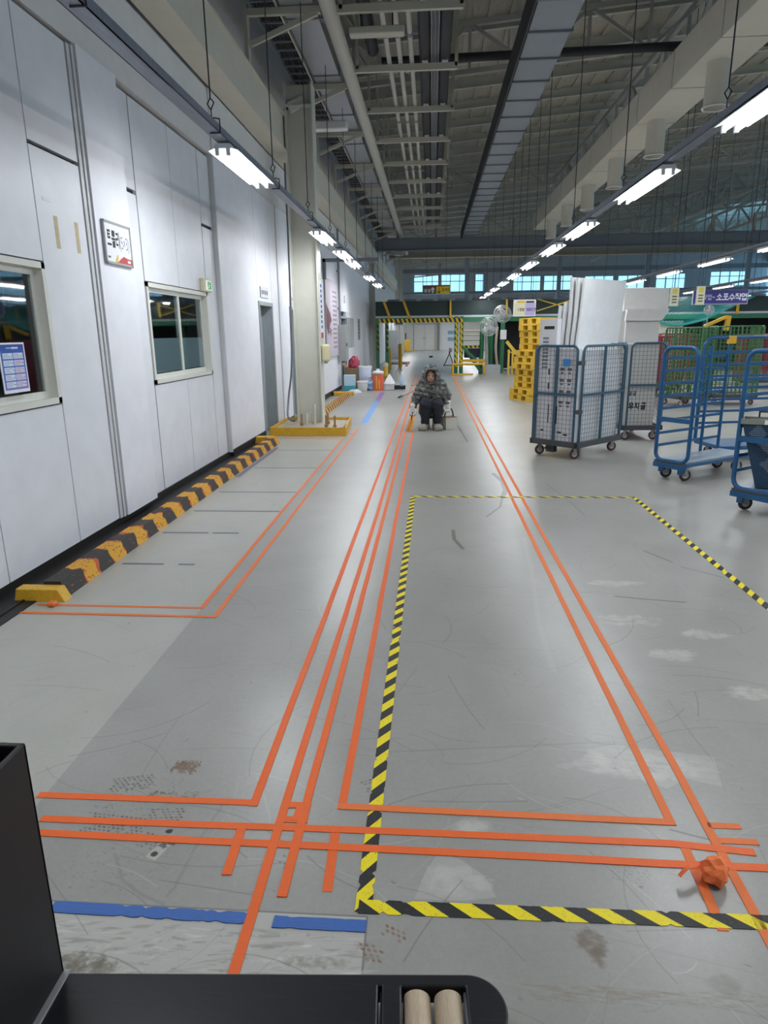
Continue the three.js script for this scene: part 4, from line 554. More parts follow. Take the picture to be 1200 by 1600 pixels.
  const nb = thing('noticeboard', 'tall pinkish noticeboard with rows of small print behind the column', 'noticeboard', [-2.655, 1.98, -18.35], Math.PI / 2);
  board(2.1, 1.95, 0.03, sheetOf(2.1, 1.95, 200, (c, W, H) => { c.fillStyle = '#cbbfcb'; c.fillRect(0, 0, W, H); c.fillStyle = '#6a5a66'; for (let j = 0; j < 13; j++) for (let i = 0; i < 3; i++) c.fillRect(W * (0.58 + i * 0.12), H * (0.12 + j * 0.062), W * 0.085, H * 0.025); c.fillStyle = '#7a4553'; c.beginPath(); c.moveTo(0, H * 0.3); c.lineTo(W * 0.3, H * 0.42); c.lineTo(W * 0.46, H * 0.52); c.lineTo(W * 0.3, H * 0.56); c.lineTo(W * 0.12, H * 0.72); c.lineTo(0, H * 0.6); c.fill(); c.strokeStyle = '#5d3b47'; c.lineWidth = 4; for (let i = 0; i < 14; i++) { c.beginPath(); c.moveTo(rr(0.05, 0.5) * W, rr(0.4, 0.75) * H); c.lineTo(rr(0.05, 0.5) * W, rr(0.4, 0.8) * H); c.stroke(); } }), nb, 'face', M.grey);
  const cab = thing('switch_cabinet', 'grey wall cabinet hung beside the noticeboard', 'cabinet', [-2.55, 1.35, -19.75], Math.PI / 2); obj('body', rb(0.6, 1.0, 0.22, 0.01), M.grey, cab); const cd = obj('door', rb(0.56, 0.96, 0.02, 0.005, 0, 0, 0.115), M.grey, cab); obj('handle', rb(0.03, 0.1, 0.03, 0.008, -0.2, -0.05, 0.13), M.ink, cd);
  tag(obj('conduit_pipe', [rod(V(-2.62, 1.85, -19.72), V(-2.62, 4.4, -19.72), 0.03, 8), ...[2.3, 3.3].map((y) => bx(0.06, 0.04, 0.14, -2.64, y, -19.72))], M.tray), 'dark conduit rising from the grey wall cabinet', 'conduit');
  tag(obj('wall_frame', [cb(-2.67, -1.3, 3.3, 3.38, -17.2, -17.28), cb(-2.67, -2.6, 2.9, 3.38, -17.2, -17.28)], M.tray), 'dark steel bar reaching out from the wall above the noticeboard', 'bar');
  const fb = thing('hand_sanitizer_box', 'cream rounded box fixed low on the column flange', 'box', [-1.84, 1.28, -11.9]); obj('case', rb(0.13, 0.3, 0.2, 0.045, 0, 0, 0, 4), mat(lin(0.72, 0.66, 0.42), 0.5), fb); obj('spout', rb(0.06, 0.05, 0.08, 0.01, 0, -0.15, 0.04), M.grey, fb);
  const strips = thing('column_notice', 'narrow blue and white notice strip on the edge of the column', 'notice', [-1.9, 2.0, -11.9], Math.PI / 2); board(0.26, 0.95, 0.012, sheetOf(0.26, 0.95, 300, (c, W, H) => { c.fillStyle = '#e6e8ef'; c.fillRect(0, 0, W, H); c.fillStyle = '#4a5fa8'; for (let j = 0; j < 9; j++) c.fillRect(W * 0.2, H * (0.05 + j * 0.09), W * 0.6, H * 0.055); c.fillStyle = '#c2384a'; c.fillRect(0, H * 0.9, W, H * 0.1); }), strips);
  tag(obj('wall_cable', tube([V(-2.5, 4.4, -12.3), V(-2.5, 3.0, -12.3), V(-2.52, 1.2, -12.25), V(-2.58, 0.5, -12.1), V(-2.5, 0.2, -11.6), V(-2.35, 0.16, -11.4)], 0.018, 6, false, 40), M.tray), 'dark cable running down the wall beside the first column', 'cable');
  tag(obj('wall_switch', rb(0.03, 0.22, 0.12, 0.01, -2.66, 2.62, -21.3), M.cream), 'small cream wall fitting above the grilled door', 'fitting'); const pn = thing('wall_notice', 'small grey-green notice before the second column', 'notice', [-2.665, 1.75, -25.2], Math.PI / 2); board(0.75, 0.75, 0.02, sheetOf(0.75, 0.75, 150, (c, W, H) => { c.fillStyle = '#8f9a94'; c.fillRect(0, 0, W, H); c.fillStyle = '#5f6a64'; for (let j = 0; j < 5; j++) c.fillRect(W * 0.15, H * (0.12 + j * 0.17), W * 0.7, H * 0.08); }), pn);
  // junction gear above the first column
  const jb = thing('floodlight', 'pale floodlight tube above the first column', 'floodlight', [-1.98, 5.15, -13.1]); obj('head', rb(0.75, 0.14, 0.2, 0.03, 0.1, 0, 0), M.lampbody, jb); obj('arm', bar(V(-0.3, 0, 0), V(-0.4, -0.25, 0), 0.04, 0.04), M.bracket, jb);
  const sp = thing('loudspeaker', 'small white loudspeaker on the girder above the first column', 'loudspeaker', [-2.2, 5.15, -11.9], 0.5); obj('horn', rb(0.3, 0.16, 0.14, 0.03, 0, 0, 0).rotateZ(0.5), M.white, sp); obj('mount', rod(V(-0.2, -0.1, 0), V(0, 0, 0), 0.015), M.wire, sp);
}
// ---------------------------------------------------------------- paint supplies on the floor
{
  const at = (n, l, c, x, z, r = 0) => thing(n, l, c, [x, 0, z], r, 'paint supplies by the second column');
  let t = at('carton', 'pale blue carton with a teal foot among the paint supplies', 'carton', -2.36, -19.6, 0.1); obj('body', rb(0.34, 0.3, 0.3, 0.01, 0, 0.3, 0), mat(lin(0.45, 0.62, 0.72), 0.7), t); obj('print_band', rb(0.345, 0.15, 0.305, 0.01, 0, 0.075, 0), M.teal, t);
  t = at('paint_tub', 'white lidded paint tub in front of the blue bag', 'tub', -1.98, -19.5); obj('tub', lathe([[0, 0], [0.13, 0], [0.16, 0.24], [0.17, 0.25], [0, 0.25]]), M.white, t); obj('rim', new THREE.TorusGeometry(0.165, 0.012, 6, 20).rotateX(Math.PI / 2).translate(0, 0.24, 0), M.hub, t); obj('lid', cy(0.17, 0.03, 0, 0.265, 0, 20), M.white, t);
  t = at('paint_bucket', 'tall white bucket with blue print at the back of the supplies', 'bucket', -1.98, -20.3); obj('bucket', lathe([[0, 0], [0.17, 0], [0.2, 0.62], [0, 0.62]]), mat(lin(0.62, 0.68, 0.82), 0.5), t); obj('lid', cy(0.21, 0.05, 0, 0.64, 0, 20), M.white, t); obj('handle', new THREE.TorusGeometry(0.2, 0.008, 6, 20, Math.PI).rotateX(-0.5).translate(0, 0.5, 0.02), M.wire, t);
  t = at('plastic_bag', 'crumpled blue and clear plastic bag beside the orange can', 'bag', -1.8, -19.78); { const g = new THREE.IcosahedronGeometry(0.13, 3), p = g.attributes.position; for (let i = 0; i < p.count; i++) { const k = 1 + 0.3 * noise(p.getX(i) * 9, p.getY(i) * 9, p.getZ(i) * 9); p.setXYZ(i, p.getX(i) * k, Math.max(-0.13, p.getY(i) * k * 1.1), p.getZ(i) * k); } g.computeVertexNormals(); obj('bag_body', g.translate(0, 0.13, 0), mat(lin(0.25, 0.45, 0.75), 0.35), t); obj('bag_knot', lathe([[0, 0.22], [0.05, 0.25], [0.03, 0.3], [0.08, 0.38]], 9), mat(lin(0.6, 0.68, 0.8), 0.4), t); }
  t = at('paint_can', 'orange-red paint can with a white lid', 'paint can', -1.55, -19.75); obj('can', cy(0.16, 0.46, 0, 0.23, 0, 22), mat(lin(0.75, 0.13, 0.06), 0.4), t); obj('lid', lathe([[0, 0.46], [0.17, 0.46], [0.17, 0.52], [0.12, 0.55], [0, 0.56]], 22), M.white, t); obj('label_stripe', [cb(-0.05, -0.02, 0.04, 0.42, 0.152, 0.162), cb(0.03, 0.06, 0.04, 0.3, 0.15, 0.16)], M.yel2, t); obj('cap', cy(0.05, 0.06, 0, 0.58, 0, 12), M.white, t);
  t = at('paper_sheet', 'white folded paper on a small white tray beside the orange can', 'paper', -1.22, -19.8); obj('tray', rb(0.26, 0.18, 0.2, 0.02, 0, 0.09, 0), mat(lin(0.6, 0.62, 0.66), 0.6), t); obj('sheet', new THREE.ConeGeometry(0.2, 0.3, 4).rotateY(0.5).translate(0.0, 0.33, 0), M.white, t);
  t = at('tool_tray', 'black tray holding bottles and brushes', 'tray', -0.98, -20.1); obj('tray', [rb(0.42, 0.03, 0.3, 0.01, 0, 0.02, 0), cb(-0.21, -0.2, 0.02, 0.1, -0.15, 0.15), cb(0.2, 0.21, 0.02, 0.1, -0.15, 0.15), cb(-0.21, 0.21, 0.02, 0.1, 0.14, 0.15), cb(-0.21, 0.21, 0.02, 0.1, -0.15, -0.14)], M.black, t);
  t = thing('spray_bottle', 'pale blue spray bottle standing in the black tray', 'bottle', [-0.87, 0.035, -20.1]); obj('bottle', lathe([[0, 0], [0.055, 0], [0.06, 0.26], [0.03, 0.34], [0.025, 0.4], [0, 0.4]], 14), mat(lin(0.45, 0.62, 0.8), 0.3), t); obj('trigger', rb(0.1, 0.08, 0.04, 0.01, 0.02, 0.44, 0), M.white, t);
  t = thing('scraper', 'grey scraper leaning up out of the black tray', 'scraper', [-1.12, 0.035, -20.1]); obj('handle', bar(V(0, 0, 0), V(0.12, 0.38, 0), 0.05, 0.03), M.grey, t); obj('blade', bar(V(0.1, 0.32, 0), V(0.17, 0.55, 0), 0.13, 0.012, V(1, 0, 0)), M.steel, t);
  t = at('cardboard_box', 'brown cardboard box under the red bag', 'box', -2.38, -20.75, -0.15); obj('box', rb(0.4, 0.6, 0.4, 0.01, 0, 0.3, 0), M.cardboard, t); obj('flap', [bar(V(-0.2, 0.6, 0), V(-0.32, 0.74, 0), 0.38, 0.008), bar(V(0.2, 0.6, 0), V(0.27, 0.5, 0), 0.38, 0.008)], M.cardboard, t);
  t = thing('red_bag', 'crumpled red bag lying on the cardboard box', 'bag', [-2.36, 0.6, -20.72]); { const g = new THREE.IcosahedronGeometry(0.16, 3), p = g.attributes.position; for (let i = 0; i < p.count; i++) { const k = 1 + 0.35 * noise(p.getX(i) * 8 + 3, p.getY(i) * 8, p.getZ(i) * 8); p.setXYZ(i, p.getX(i) * k * (1 - p.getY(i) * 1.4), Math.max(-0.14, p.getY(i) * k * 1.2), p.getZ(i) * k * 0.8); } g.computeVertexNormals(); obj('bag_body', g.translate(0, 0.14, 0), mat(lin(0.5, 0.07, 0.12), 0.6), t); obj('bag_tie', rb(0.08, 0.05, 0.06, 0.015, 0, 0.32, 0), mat(lin(0.4, 0.05, 0.1), 0.6), t); }
  t = thing('plastic_bowl', 'upturned clear plastic bowl in front of the pale blue carton', 'bowl', [-2.14, 0, -18.85]); obj('dome', lathe([[0.19, 0], [0.18, 0.05], [0.1, 0.09], [0, 0.1]], 20), mat(lin(0.6, 0.64, 0.7), 0.3), t); obj('rim', new THREE.TorusGeometry(0.19, 0.012, 6, 22).rotateX(Math.PI / 2).translate(0, 0.012, 0), M.white, t);
  t = thing('roller_pole', 'thin roller pole lying on the floor beyond the black tray', 'pole'); obj('pole', rod(V(-0.78, 0.015, -17.6), V(-0.4, 0.015, -20), 0.014), M.grey, t); obj('grip', rod(V(-0.83, 0.02, -17.2), V(-0.77, 0.02, -17.6), 0.025), M.ink, t);
  t = thing('paint_brush', 'small dark brush lying beyond the roller pole', 'brush'); obj('handle', rod(V(-0.62, 0.015, -21.2), V(-0.45, 0.015, -21.6), 0.012), M.grey, t); obj('bristles', bar(V(-0.45, 0.02, -21.6), V(-0.34, 0.02, -21.8), 0.05, 0.03), M.ink, t);
}
// ---------------------------------------------------------------- roll cages
const casterGeo = { tyre: mg(new THREE.TorusGeometry(0.048, 0.018, 8, 20).rotateY(Math.PI / 2)), hub: mg([cy(0.036, 0.026, 0, 0, 0, 16).rotateZ(Math.PI / 2), cy(0.012, 0.05, 0, 0, 0, 8).rotateZ(Math.PI / 2)]), fork: mg([cb(-0.03, -0.024, -0.01, 0.09, -0.022, 0.022), cb(0.024, 0.03, -0.01, 0.09, -0.022, 0.022), cb(-0.035, 0.035, 0.085, 0.1, -0.035, 0.035)]) };
function caster(parent, x, z, turn, tyre = M.tyre) { const f = share('caster', casterGeo.fork, M.steel, parent, [x, 0.066, z], turn); share('tyre', casterGeo.tyre, tyre, f); share('hub', casterGeo.hub, M.hub, f); }
function meshPanel(parent, w, y0, y1, frame, wire, pitch, t, place, midBars = true, post = true) {   // a wire-mesh side in its own plane, then placed
  const put = (g) => place(g), H = y1 - y0;
  const f = obj('side_frame', put(hoop(w, H, 0.07, 0.016).translate(0, y0, 0)), frame, parent);
  const wires = []; for (let x = -w / 2 + pitch; x < w / 2 - 0.01; x += pitch) wires.push(bx(t, H - 0.02, t, x, y0 + H / 2, 0)); for (let y = y0 + pitch; y < y1 - 0.01; y += pitch) wires.push(bx(w - 0.02, t, t, 0, y, 0));
  obj('wire_mesh', put(mg(wires)), wire, f).userData.kind = 'stuff';
  if (post) obj('centre_post', put(bx(0.034, H, 0.02, 0, y0 + H / 2, 0.004)), frame, f);
  if (midBars) obj('middle_bar', put(bx(w, 0.03, 0.02, 0, y0 + H * 0.5, 0.006)), frame, f);
}
function rollCage(name, label, [x, z], turn, L, D, H, frame, wire, base, opt = {}) {   // long side along local x, front at +z
  const t = thing(name, label, 'roll cage', [x, 0, z], turn, opt.group), y0 = 0.17;
  obj('base_frame', [bx(L, 0.07, 0.04, 0, y0 + 0.02, D / 2 - 0.02), bx(L, 0.07, 0.04, 0, y0 + 0.02, -D / 2 + 0.02), bx(0.04, 0.07, D, L / 2 - 0.02, y0 + 0.02, 0), bx(0.04, 0.07, D, -L / 2 + 0.02, y0 + 0.02, 0)], base, t); obj('base_plate', bx(L - 0.06, 0.015, D - 0.06, 0, y0 + 0.03, 0), base, t);
  for (const sx of [-1, 1]) for (const sz of [-1, 1]) caster(t, sx * (L / 2 - 0.1), sz * (D / 2 - 0.09), opt.swivel ?? 0.5);
  const p = opt.pitch || 0.057, w = opt.t || 0.0036, yb = y0 + 0.05;
  meshPanel(t, L - 0.12, yb, H, frame, wire, p, w, (g) => g.translate(0.015, 0, D / 2 - 0.02), opt.mid !== false, opt.post !== false); meshPanel(t, L - 0.06, yb, H, frame, wire, p, w, (g) => g.translate(0, 0, -D / 2 + 0.02), opt.mid !== false, opt.post !== false);
  meshPanel(t, D - 0.12, yb, H, frame, wire, p, w, (g) => g.rotateY(Math.PI / 2).translate(-L / 2 + 0.02, 0, -0.015), opt.mid !== false, opt.post !== false); meshPanel(t, D - 0.08, yb, H, frame, wire, p, w, (g) => g.rotateY(Math.PI / 2).translate(L / 2 - 0.02, 0, 0), opt.mid !== false, opt.post !== false);
  return t;
}
// front cage: corner towards the camera at (1.84, -8.55)
const A1 = Math.atan2(0.714, 0.70), ca = Math.cos(A1), sa = Math.sin(A1), L1 = 1.1, D1 = 0.72;
const cageC = [1.84 + ca * L1 / 2 - sa * D1 / 2, -8.55 - sa * L1 / 2 - ca * D1 / 2];
const inCage = (u, v) => [cageC[0] + u * ca + v * sa, cageC[1] - u * sa + v * ca];       // local (u along long side, v towards its front) to world
const c1 = rollCage('roll_cage', 'wire-mesh roll cage full of white foam boards, nearest to the aisle', cageC, A1, L1, D1, 1.42, M.cage, M.wire2, M.cagebase, { swivel: 0.9 });
obj('corner_hinge', [0.62, 1.22].map((y) => bx(0.09, 0.05, 0.05, -L1 / 2, y, D1 / 2).rotateY(0)), M.cagebase, c1); obj('label_plate', bx(0.006, 0.09, 0.1, -L1 / 2 + 0.004, 1.22, D1 / 2 - 0.22), mat(lin(0.03, 0.2, 0.5), 0.4), c1); obj('brake_pedal', [tube([V(-L1 / 2 - 0.03, 0.1, 0.05), V(-L1 / 2 - 0.09, 0.1, 0), V(-L1 / 2 - 0.03, 0.12, -0.1), V(-L1 / 2, 0.13, -0.1)], 0.008, 6), bx(0.08, 0.1, 0.12, -L1 / 2 + 0.05, 0.12, -0.05)], M.ink, c1);
{
  const sheet = (label, u, v, w, h, d, y, lean, m = M.foam, turn = A1, cr = 0) => { const [x, z] = inCage(u, v), t = thing('foam_board', label, 'foam board', [x, y, z], turn, 'foam boards in the nearest roll cage'); const g = new THREE.BoxGeometry(w, h, d, 10, 14, 1).translate(0, h / 2, 0), p = g.attributes.position; for (let i = 0; i < p.count; i++) { const yy = p.getY(i); p.setX(i, p.getX(i) + 0.05 * yy); p.setZ(i, p.getZ(i) + cr * noise(p.getX(i) * 2, yy * 1.5, w * 7) + (yy > h * 0.62 ? (yy - h * 0.62) * lean : 0)); } g.computeVertexNormals(); obj('sheet', g, m, t); return t; };
  sheet('tall white foam board at the front of the nearest roll cage', 0.13, 0.1, 0.98, 2.02, 0.03, 0.215, 0.05, M.foam, A1, 0.01); sheet('tall white foam board second in the nearest roll cage', 0.12, 0.03, 0.97, 2.03, 0.03, 0.215, 0.02, M.foam, A1, 0.012); sheet('tall white foam board third in the nearest roll cage', 0.1, -0.04, 0.94, 2.04, 0.03, 0.215, 0, M.foam, A1, 0.014);
  sheet('shorter white foam board behind the tall ones', 0.06, -0.11, 0.84, 1.74, 0.035, 0.215, 0, M.foam, A1, 0.012); sheet('shortest white foam board behind the tall ones', 0.05, -0.175, 0.84, 1.7, 0.035, 0.215, 0, M.foam, A1, 0.012);
  const printed = (w, h, n) => sheetOf(w, h, 300, (c, W, H) => { c.fillStyle = '#dddee2'; c.fillRect(0, 0, W, H); c.fillStyle = '#17171a'; if (n === 0) { c.fillRect(W * 0.25, H * 0.05, W * 0.6, H * 0.025); c.fillStyle = '#7f828c'; for (let i = 0; i < 9; i++) c.fillRect(W * 0.2, H * (0.14 + i * 0.03), W * 0.35, H * 0.018); c.fillStyle = '#17171a'; c.fillRect(W * 0.62, H * 0.4, W * 0.1, H * 0.05); c.fillRect(W * 0.62, H * 0.52, W * 0.1, H * 0.05); c.fillRect(W * 0.7, H * 0.7, W * 0.06, H * 0.16); c.fillRect(W * 0.3, H * 0.92, W * 0.2, H * 0.015); } else { c.fillStyle = '#5a5d66'; for (let i = 0; i < 4; i++) for (let j = 0; j < 2; j++) { c.fillRect(W * (0.2 + j * 0.35), H * (0.2 + i * 0.12), W * 0.2, H * 0.03); c.fillRect(W * (0.24 + j * 0.35), H * (0.245 + i * 0.12), W * 0.12, H * 0.02); } c.fillStyle = '#17171a'; c.fillRect(W * 0.1, H * 0.62, W * 0.05, H * 0.2); c.fillRect(W * 0.2, H * 0.9, W * 0.2, H * 0.02); c.fillRect(W * 0.5, H * 0.92, W * 0.2, H * 0.02); } });
  const box = (label, u, v, w, h, d, n) => { const [x, z] = inCage(u, v), t = thing('appliance_carton', label, 'carton', [x, 0.215, z], A1, 'cartons in the nearest roll cage'); obj('carton', rb(w, h, d, 0.008, 0, h / 2, 0), M.carton, t); const f = new THREE.Mesh(new THREE.PlaneGeometry(d * 0.97, h * 0.98).rotateY(-Math.PI / 2).translate(-w / 2 - 0.002, h / 2, 0), printed(d, h, n)); f.name = 'printed_side'; f.castShadow = f.receiveShadow = true; t.add(f); };
  box('tall white appliance carton with black marks at the left end of the nearest roll cage', -0.46, -0.18, 0.09, 1.54, 0.26, 0); box('white carton with small print in the near corner of the roll cage', -0.465, 0.12, 0.08, 1.18, 0.32, 1); box('plain white carton along the mesh side of the nearest roll cage', 0.05, 0.22, 0.9, 1.15, 0.15, 1);
}
const c2 = rollCage('roll_cage', 'wire-mesh roll cage behind the nearest one, with printed white boards', [3.1, -10.75], 0.08, 0.62, 1.05, 1.42, M.cage, M.wire2, M.cagebase, { swivel: 0.9, post: false });
{
  const t = thing('foam_board', 'greyish foam board with bold print in the second roll cage', 'foam board', [3.08, 0.215, -10.34], 0.08); obj('sheet', rb(0.5, 1.2, 0.06, 0.006, 0, 0.6, 0), M.foam2, t);
  const f = new THREE.Mesh(new THREE.PlaneGeometry(0.48, 1.18).translate(0, 0.6, 0.032), sheetOf(0.58, 1.18, 400, (c, W, H) => { c.fillStyle = '#cfcdc8'; c.fillRect(0, 0, W, H); words(c, ['ㄱㅗㅇ', 'ㄱㅡㅂ'], W * 0.18, H * 0.58, W * 0.1, '#3b3a3c', 5, 1.3); words(c, ['ㅇㅠ', 'ㅈㅣ', 'ㄱㅡㅁ'].map((k) => k.replace('ㅠ', 'ㅜ')), W * 0.2, H * 0.72, W * 0.17, '#1f1f22', 9, 1.1); }, )); f.name = 'printed_face'; f.castShadow = f.receiveShadow = true; t.add(f);
  const u = thing('foam_board', 'tall grey-white folded foam board rising from the second roll cage', 'foam board', [3.1, 0.215, -10.5], 0.08); obj('sheet', rb(0.5, 1.68, 0.05, 0.006, 0, 0.84, 0), M.foam2, u); obj('folded_top', [bar(V(-0.32, 1.68, 0), V(-0.32, 1.72, 0), 0.01, 0.01), bx(0.66, 0.32, 0.04, 0.06, 1.82, -0.03).rotateX(-0.03), prism([[-0.28, 1.52], [0.26, 1.52], [0.36, 1.68], [-0.26, 1.68]], 0.05).translate(0, 0, 0.05)], M.foam2, u);
  const w2 = thing('foam_board', 'back foam board in the second roll cage', 'foam board', [3.1, 0.215, -10.85], 0.08); obj('sheet', rb(0.54, 1.98, 0.05, 0.006, 0, 0.99, 0), M.foam2, w2); obj('edge_strip', rb(0.55, 0.05, 0.06, 0.006, 0, 1.98, 0), M.foam, w2);
}
// ---------------------------------------------------------------- blue bar carts
function barCart(label, [x, z], turn, L, D, H, opt = {}) {   // hooped end at local -x, barred long side at -z
  const t = thing('bar_cart', label, 'cart', [x, 0, z], turn, 'blue bar carts'), y0 = 0.19;
  obj('platform', rb(L, 0.04, D, 0.01, 0, y0, 0), M.cagebase, t); obj('deck_plate', rb(L - 0.03, 0.012, D - 0.03, 0.004, 0, y0 + 0.025, 0), mat(lin(0.28, 0.36, 0.44), 0.35, { metalness: 0.4, map: fine }), t); obj('edge_rail', [bx(L, 0.035, 0.02, 0, y0, D / 2 + 0.004), bx(0.02, 0.05, D, -L / 2, y0 - 0.03, 0)], M.cart, t);
  for (const sx of [-1, 1]) for (const sz of [-1, 1]) caster(t, sx * (L / 2 - 0.12), sz * (D / 2 - 0.08), 1.0, mat(lin(0.05, 0.03, 0.03), 0.5)); for (const s of [-1, 1]) obj('caster_guard', bx(0.03, 0.1, 0.05, -L / 2 + 0.03, 0.13, s * (D / 2 - 0.08)), M.cart, t);
  for (const sx of opt.ends || [-1]) { const e = obj('end_hoop', hoop(D, H - y0 - 0.02, 0.09, 0.021, 8, true).rotateY(Math.PI / 2).translate(sx * (L / 2 - 0.02), y0 + 0.02, 0), M.cart, t); obj('hoop_bar', bx(0.03, 0.05, D - 0.03, sx * (L / 2 - 0.02), 0.66, 0), M.cart, e); }
  obj('side_post', rod(V(L * 0.2, y0, -D / 2), V(L * 0.2, H, -D / 2), 0.018), M.cart, t); obj('side_post', rod(V(L / 2 - 0.02, y0, -D / 2), V(L / 2 - 0.02, H, -D / 2), 0.018), M.cart, t);
  for (let k = 0; k < 8; k++) obj('side_bar', bx(L - 0.04, 0.03, 0.012, 0, 0.36 + k * (H - 0.42) / 7.4, -D / 2 - 0.012), M.cart, t);
  obj('sign_plate', bx(0.12, 0.14, 0.008, L * 0.05, H - 0.17, -D / 2 + 0.01), M.cart, t);
  return t;
}
barCart('blue bar cart with an open deck beside the second roll cage', [3.09, -7.75], 0.62, 1.2, 0.4, 1.42);
const cb2 = barCart('blue bar cart cut off by the right edge of the photo', [3.38, -6.3], 0.62, 1.25, 0.5, 1.42, { ends: [-1, 1] });
{ const t = thing('tall_bar_cart', 'tall blue bar cart with an orange clip behind the open bar cart', 'cart', [4.35, 0, -8.9], 0.2, 'blue bar carts'); obj('platform', rb(1.7, 0.05, 0.6, 0.01, 0, 0.18, 0), M.cart, t); obj('tall_hoop', hoop(1.7, 1.3, 0.12, 0.024).translate(0, 0.2, -0.28), M.cart, t); for (let k = 0; k < 7; k++) obj('side_bar', bx(1.68, 0.03, 0.012, 0, 0.42 + k * 0.15, -0.28), M.cart, t); obj('orange_clip', rb(0.1, 0.1, 0.06, 0.01, -0.5, 1.47, -0.27), M.yellow, t); for (const sx of [-0.7, 0.7]) for (const sz of [-0.2, 0.2]) caster(t, sx, sz, 0.4); }
{ // perforated blue hopper box on the nearest cart
  const t = thing('perforated_bin', 'dark blue perforated bin standing on the cart at the right edge', 'bin', [2.98, 0.23, -6.12], -0.42), m = mat(lin(0.018, 0.07, 0.13), 0.4, { map: fine }); const _k = t.scale.setScalar(0.86), holes = (c, W, H) => { c.fillStyle = '#1c3a55'; c.fillRect(0, 0, W, H); c.fillStyle = '#a9b4bc'; for (const [cx, cyy, r] of [[0.3, 0.15, 5], [0.62, 0.1, 3], [0.55, 0.32, 7], [0.6, 0.62, 6]]) for (let i = -r; i <= r; i++) for (let j = -4; j <= 4; j++) if (Math.abs(i) / r + Math.abs(j) / 5 < 1.05) { c.beginPath(); c.arc(W * cx + i * 9, H * cyy + j * 11, 2.6, 0, 7); c.fill(); } };
  const g = flat(prism([[-0.24, 0.66], [0.24, 0.66], [0.13, 0], [-0.05, 0]], 0.02).translate(0, 0, 0.12)), uv = g.attributes.uv, p = g.attributes.position; for (let i = 0; i < p.count; i++) uv.setXY(i, p.getX(i) / 0.48 + 0.5, p.getY(i) / 0.66); obj('front_plate', g, sheetOf(0.48, 0.66, 600, holes), t, true); obj('back_plate', prism([[-0.24, 0.66], [0.24, 0.66], [0.13, 0], [-0.05, 0]], 0.02).translate(0, 0, -0.12), m, t); obj('side_plate', [bar(V(-0.24, 0.66, 0), V(-0.05, 0, 0), 0.24, 0.015), bar(V(0.24, 0.66, 0), V(0.13, 0, 0), 0.24, 0.015)], m, t); obj('floor_plate', cb(-0.05, 0.13, 0, 0.015, -0.12, 0.12), m, t);
  obj('rim', [bx(0.52, 0.05, 0.03, 0, 0.68, 0.13), bx(0.52, 0.05, 0.03, 0, 0.68, -0.13), bx(0.03, 0.05, 0.28, 0.25, 0.68, 0), bx(0.03, 0.05, 0.28, -0.25, 0.68, 0)], mat(lin(0.22, 0.24, 0.2), 0.5), t); obj('rim_label', [bx(0.1, 0.045, 0.004, 0.0, 0.68, 0.148)], M.white, t); obj('handle', tube([V(-0.1, 0.7, -0.12), V(-0.1, 0.76, -0.12), V(0.1, 0.76, -0.12), V(0.1, 0.7, -0.12)], 0.01, 6), M.ink, t);
}
// ---------------------------------------------------------------- red and green cages further back
const plastic = (name, label, pos, turn, L, D, H, m) => rollCage(name, label, pos, turn, L, D, H, m, m, M.cagebase, { pitch: 0.085, t: 0.013, group: 'coloured plastic cages', mid: false });
plastic('roll_cage', 'green plastic roll cage, left of the two green ones', [5.55, -15.3], 0.3, 0.75, 0.75, 1.64, M.greencage); plastic('roll_cage', 'green plastic roll cage, right of the two green ones', [6.6, -15.55], -0.1, 0.95, 0.75, 1.66, M.greencage);
plastic('roll_cage', 'dark red plastic roll cage left of the green cages', [5.45, -17.6], 0.2, 1.0, 0.8, 1.45, M.redcage); plastic('roll_cage', 'dark red plastic roll cage half hidden behind the nearest red one', [6.6, -19.4], 0.1, 1.0, 0.8, 1.5, M.redcage); plastic('roll_cage', 'dark red plastic roll cage right of the green cages', [9.2, -19.9], -0.1, 1.1, 0.8, 1.45, M.redcage); plastic('roll_cage', 'dark red plastic roll cage at the right edge of the photo', [10.5, -20.1], 0.05, 1.1, 0.8, 1.45, M.redcage);
{ const t = thing('white_sacks', 'pile of white mail sacks in the dark red cage at the right edge', 'sacks', [10.4, 1.2, -20.1]); for (let i = 0; i < 3; i++) obj('sack', new THREE.SphereGeometry(0.35, 14, 10).scale(1.1, 0.8, 0.8).translate(-0.3 + i * 0.3, 0.15 + (i & 1) * 0.15, 0), mat(lin(0.5, 0.62, 0.58), 0.7), t); }
